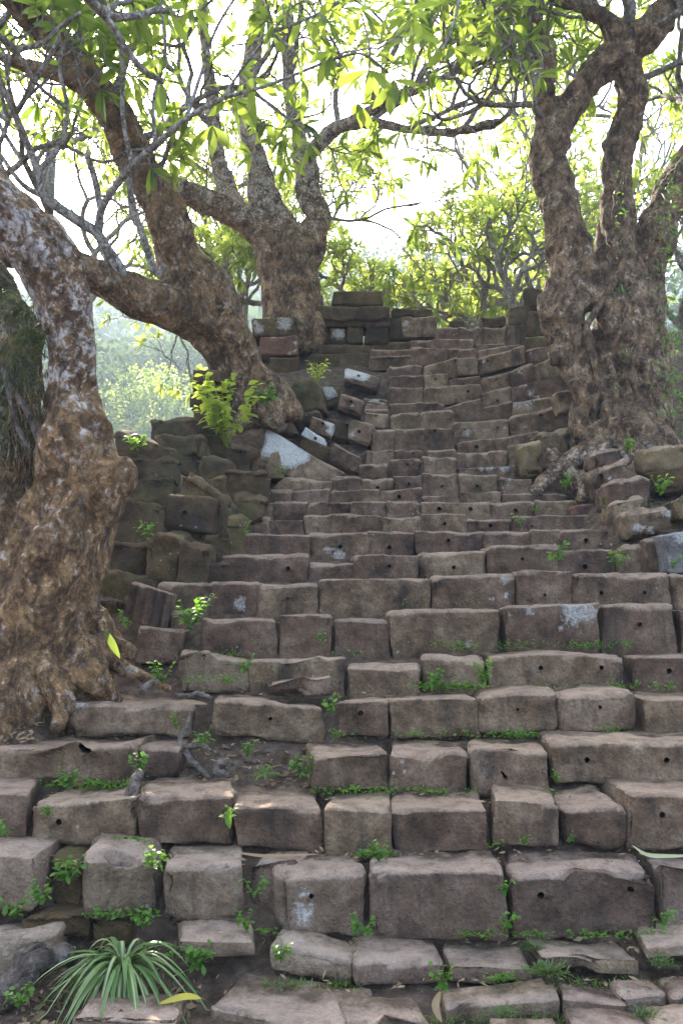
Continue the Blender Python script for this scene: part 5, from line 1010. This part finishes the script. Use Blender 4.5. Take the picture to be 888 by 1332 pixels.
def strap_plant():
    b = P(160, 1262, 3.70); t = empty("strap_leaved_plant", b, "large tuft of arching strap leaves with pale stripes at bottom left", "plant")
    rng = np.random.default_rng(8)
    for i in range(105):
        a = rng.uniform(0, 6.28) if i > 8 else (i - 4) * .35 - 1.57; L = rng.uniform(.22, .46); el = rng.uniform(.5, 1.3); w = rng.uniform(.006, .0125)
        e = np.array((math.cos(a) * math.cos(el), math.sin(a) * math.cos(el) * .8 - .05, math.sin(el))); n = 9; dr = rng.uniform(.7, 1.5) * L
        u = np.linspace(0, 1, n); mid = b + e * L * u[:, None] - np.array((0, 0, 1.0)) * (dr * u ** 2.2)[:, None] + np.array((e[0], e[1], 0)) * (.35 * L * u ** 2)[:, None]
        gl = np.array([gz(q[0], q[1]) for q in mid]) + .008; mid[:, 2] = np.maximum(mid[:, 2], gl)
        sd = np.cross(e, (0, 0, 1.0)); sd /= np.linalg.norm(sd); wd = w * np.sin(np.clip(u * .9 + .12, 0, 1) * math.pi) ** .6
        for nm, fr, mt_, up in (("leaf", 1.0, M_STRAP, 0.0), ("leaf_stripe", .42, M_STRAPW, .0016)):
            if nm == "leaf_stripe" and rng.random() < .45: continue
            V = np.stack([mid - sd * (wd * fr)[:, None] + np.array((0, 0, .25 * w * fr + up)), mid + np.array((0, 0, up)), mid + sd * (wd * fr)[:, None] + np.array((0, 0, .25 * w * fr + up))], 1).reshape(-1, 3)
            Fq = np.array([(k * 3 + j, k * 3 + j + 1, k * 3 + j + 4, k * 3 + j + 3) for k in range(n - 1) for j in (0, 1)])
            if nm == "leaf": lf = link(nm, V, Fq, mt_, t, b)
            else: link(nm, V, Fq, mt_, lf, b)
strap_plant()

def blade(name, label, path, w, mat, cat="leaf", fold=.35):
    p = catmull([P(*q) for q in path], 5); n = len(p); u = np.linspace(0, 1, n); t = np.gradient(p, axis=0); sd = np.cross(t, (0.1, -.7, .7)); sd /= np.linalg.norm(sd, axis=1, keepdims=True)
    wd = w * .5 * np.clip(np.sin(np.clip(u * .96 + .03, 0, 1) * math.pi), 0, 1) ** .7; up = np.array((0, -.6, .8)) * fold
    V = np.stack([p - sd * wd[:, None] + up * wd[:, None], p, p + sd * wd[:, None] + up * wd[:, None]], 1).reshape(-1, 3)
    Fq = np.array([(k * 3 + j, k * 3 + j + 1, k * 3 + j + 4, k * 3 + j + 3) for k in range(n - 1) for j in (0, 1)])
    tag(link(name, V, Fq, mat, None, p[0]), label, cat)
blade("fallen_leaf", "yellow-green fallen leaf right of the strap-leaved plant", [(206, 1306, 3.5), (240, 1297, 3.48), (262, 1299, 3.46)], .026, M_YELLOW)
blade("fallen_leaf", "long dry straw-coloured leaf lying on the second step", [(306, 1109, 4.02), (350, 1114, 4.0), (415, 1111, 4.02)], .016, M_DRY)
blade("fallen_leaf", "pale curled strap leaf on the step at the right edge", [(822, 1100, 3.99), (840, 1112, 3.97), (865, 1114, 3.97), (910, 1113, 3.98)], .02, M_STRAPW)
blade("fallen_leaf", "bright green leaf stuck on the roots of the pale trunk", [(137, 820, 5.0), (146, 838, 4.98), (156, 856, 4.98)], .045, M_LEAF)
blade("fallen_leaf", "dry curled leaf hanging between two lowest slabs", [(572, 1290, 3.52), (566, 1310, 3.45), (574, 1330, 3.42)], .03, M_DRY)
blade("fallen_leaf", "dry leaf stuck on the soil beside the broken step", [(231, 912, 4.98), (250, 914, 4.96), (270, 916, 4.96)], .03, M_DRY)
blade("green_leaf", "single oval dark leaf standing between the left third step blocks", [(299, 1078, 4.2), (297, 1064, 4.2), (300, 1050, 4.2)], .034, M_WEED)

def rootpiece(name, label, paths, mat):
    t = empty(name, P(*paths[0][0][:3]), label, "root")
    for i, L in enumerate(paths):
        tb = Tubes(); p, r = limb_pts(L, 6); p = p + .5 * r[:, None] * np.stack([fbm(p * 22, i, 2), fbm(p * 22 + 7, i, 2), fbm(p * 22 + 31, i, 2)], 1); tb.add(p, r, 10, True, .45, i); V, Fl = tb.lists(); link("root_strand", V, Fl, mat, t, p[0])
rootpiece("exposed_root", "twisted pale root winding down the broken steps at left", [[(247, 926, 5.06, 5), (243, 944, 5.0, 8), (235, 962, 4.95, 8), (240, 980, 4.88, 9), (254, 994, 4.82, 8), (274, 1012, 4.72, 5)],
     [(238, 972, 4.86, 6), (256, 968, 4.84, 8), (275, 976, 4.80, 5)], [(300, 1000, 4.68, 10), (292, 992, 4.67, 10), (282, 997, 4.66, 10), (284, 1006, 4.65, 10), (296, 1008, 4.65, 10)],
     [(205, 885, 5.05, 9), (190, 892, 5.0, 8), (186, 900, 4.98, 8)], [(228, 903, 5.12, 5), (246, 906, 5.1, 7), (260, 902, 5.1, 6), (274, 908, 5.08, 4)]], M_ROOT)
rootpiece("surface_root", "thick gnarled root across the soil at bottom left", [[(-15, 1300, 3.62, 34), (15, 1275, 3.66, 38), (40, 1255, 3.7, 36), (70, 1245, 3.74, 32), (98, 1232, 3.8, 26)], [(20, 1250, 3.75, 18), (42, 1240, 3.78, 18), (60, 1232, 3.82, 12)]], M_ROOT)
rootpiece("upright_root", "thin weathered root stub standing between left blocks", [[(172, 1045, 4.4, 14), (176, 1020, 4.42, 16), (180, 1000, 4.46, 10)]], M_ROOT)

# ------------------------------------------------------------------ the air
def haze():
    b = bpy.data.meshes.new("haze"); x, y0, y1, z0, z1 = 930, -80, 1040, -6, 190
    v = [(-x, y0, z0), (x, y0, z0), (x, y1, z0), (-x, y1, z0), (-x, y0, z1), (x, y0, z1), (x, y1, z1), (-x, y1, z1)]
    b.from_pydata(v, [], [(3, 2, 1, 0), (4, 5, 6, 7), (0, 1, 5, 4), (1, 2, 6, 5), (2, 3, 7, 6), (3, 0, 4, 7)]); b.update()
    m = bpy.data.materials.new("haze"); m.use_nodes = True; n = m.node_tree.nodes; n.remove(n["Principled BSDF"])
    pv = n.new("ShaderNodeVolumePrincipled"); pv.inputs["Color"].default_value = (.72, .86, 1, 1); pv.inputs["Density"].default_value = HAZE; pv.inputs["Anisotropy"].default_value = .15
    m.node_tree.links.new(pv.outputs[0], n["Material Output"].inputs["Volume"]); b.materials.append(m)
    o = bpy.data.objects.new("haze", b); col.objects.link(o); tag(o, "pale morning haze in the air", kind="stuff")
HAZE = 0.0019
haze()
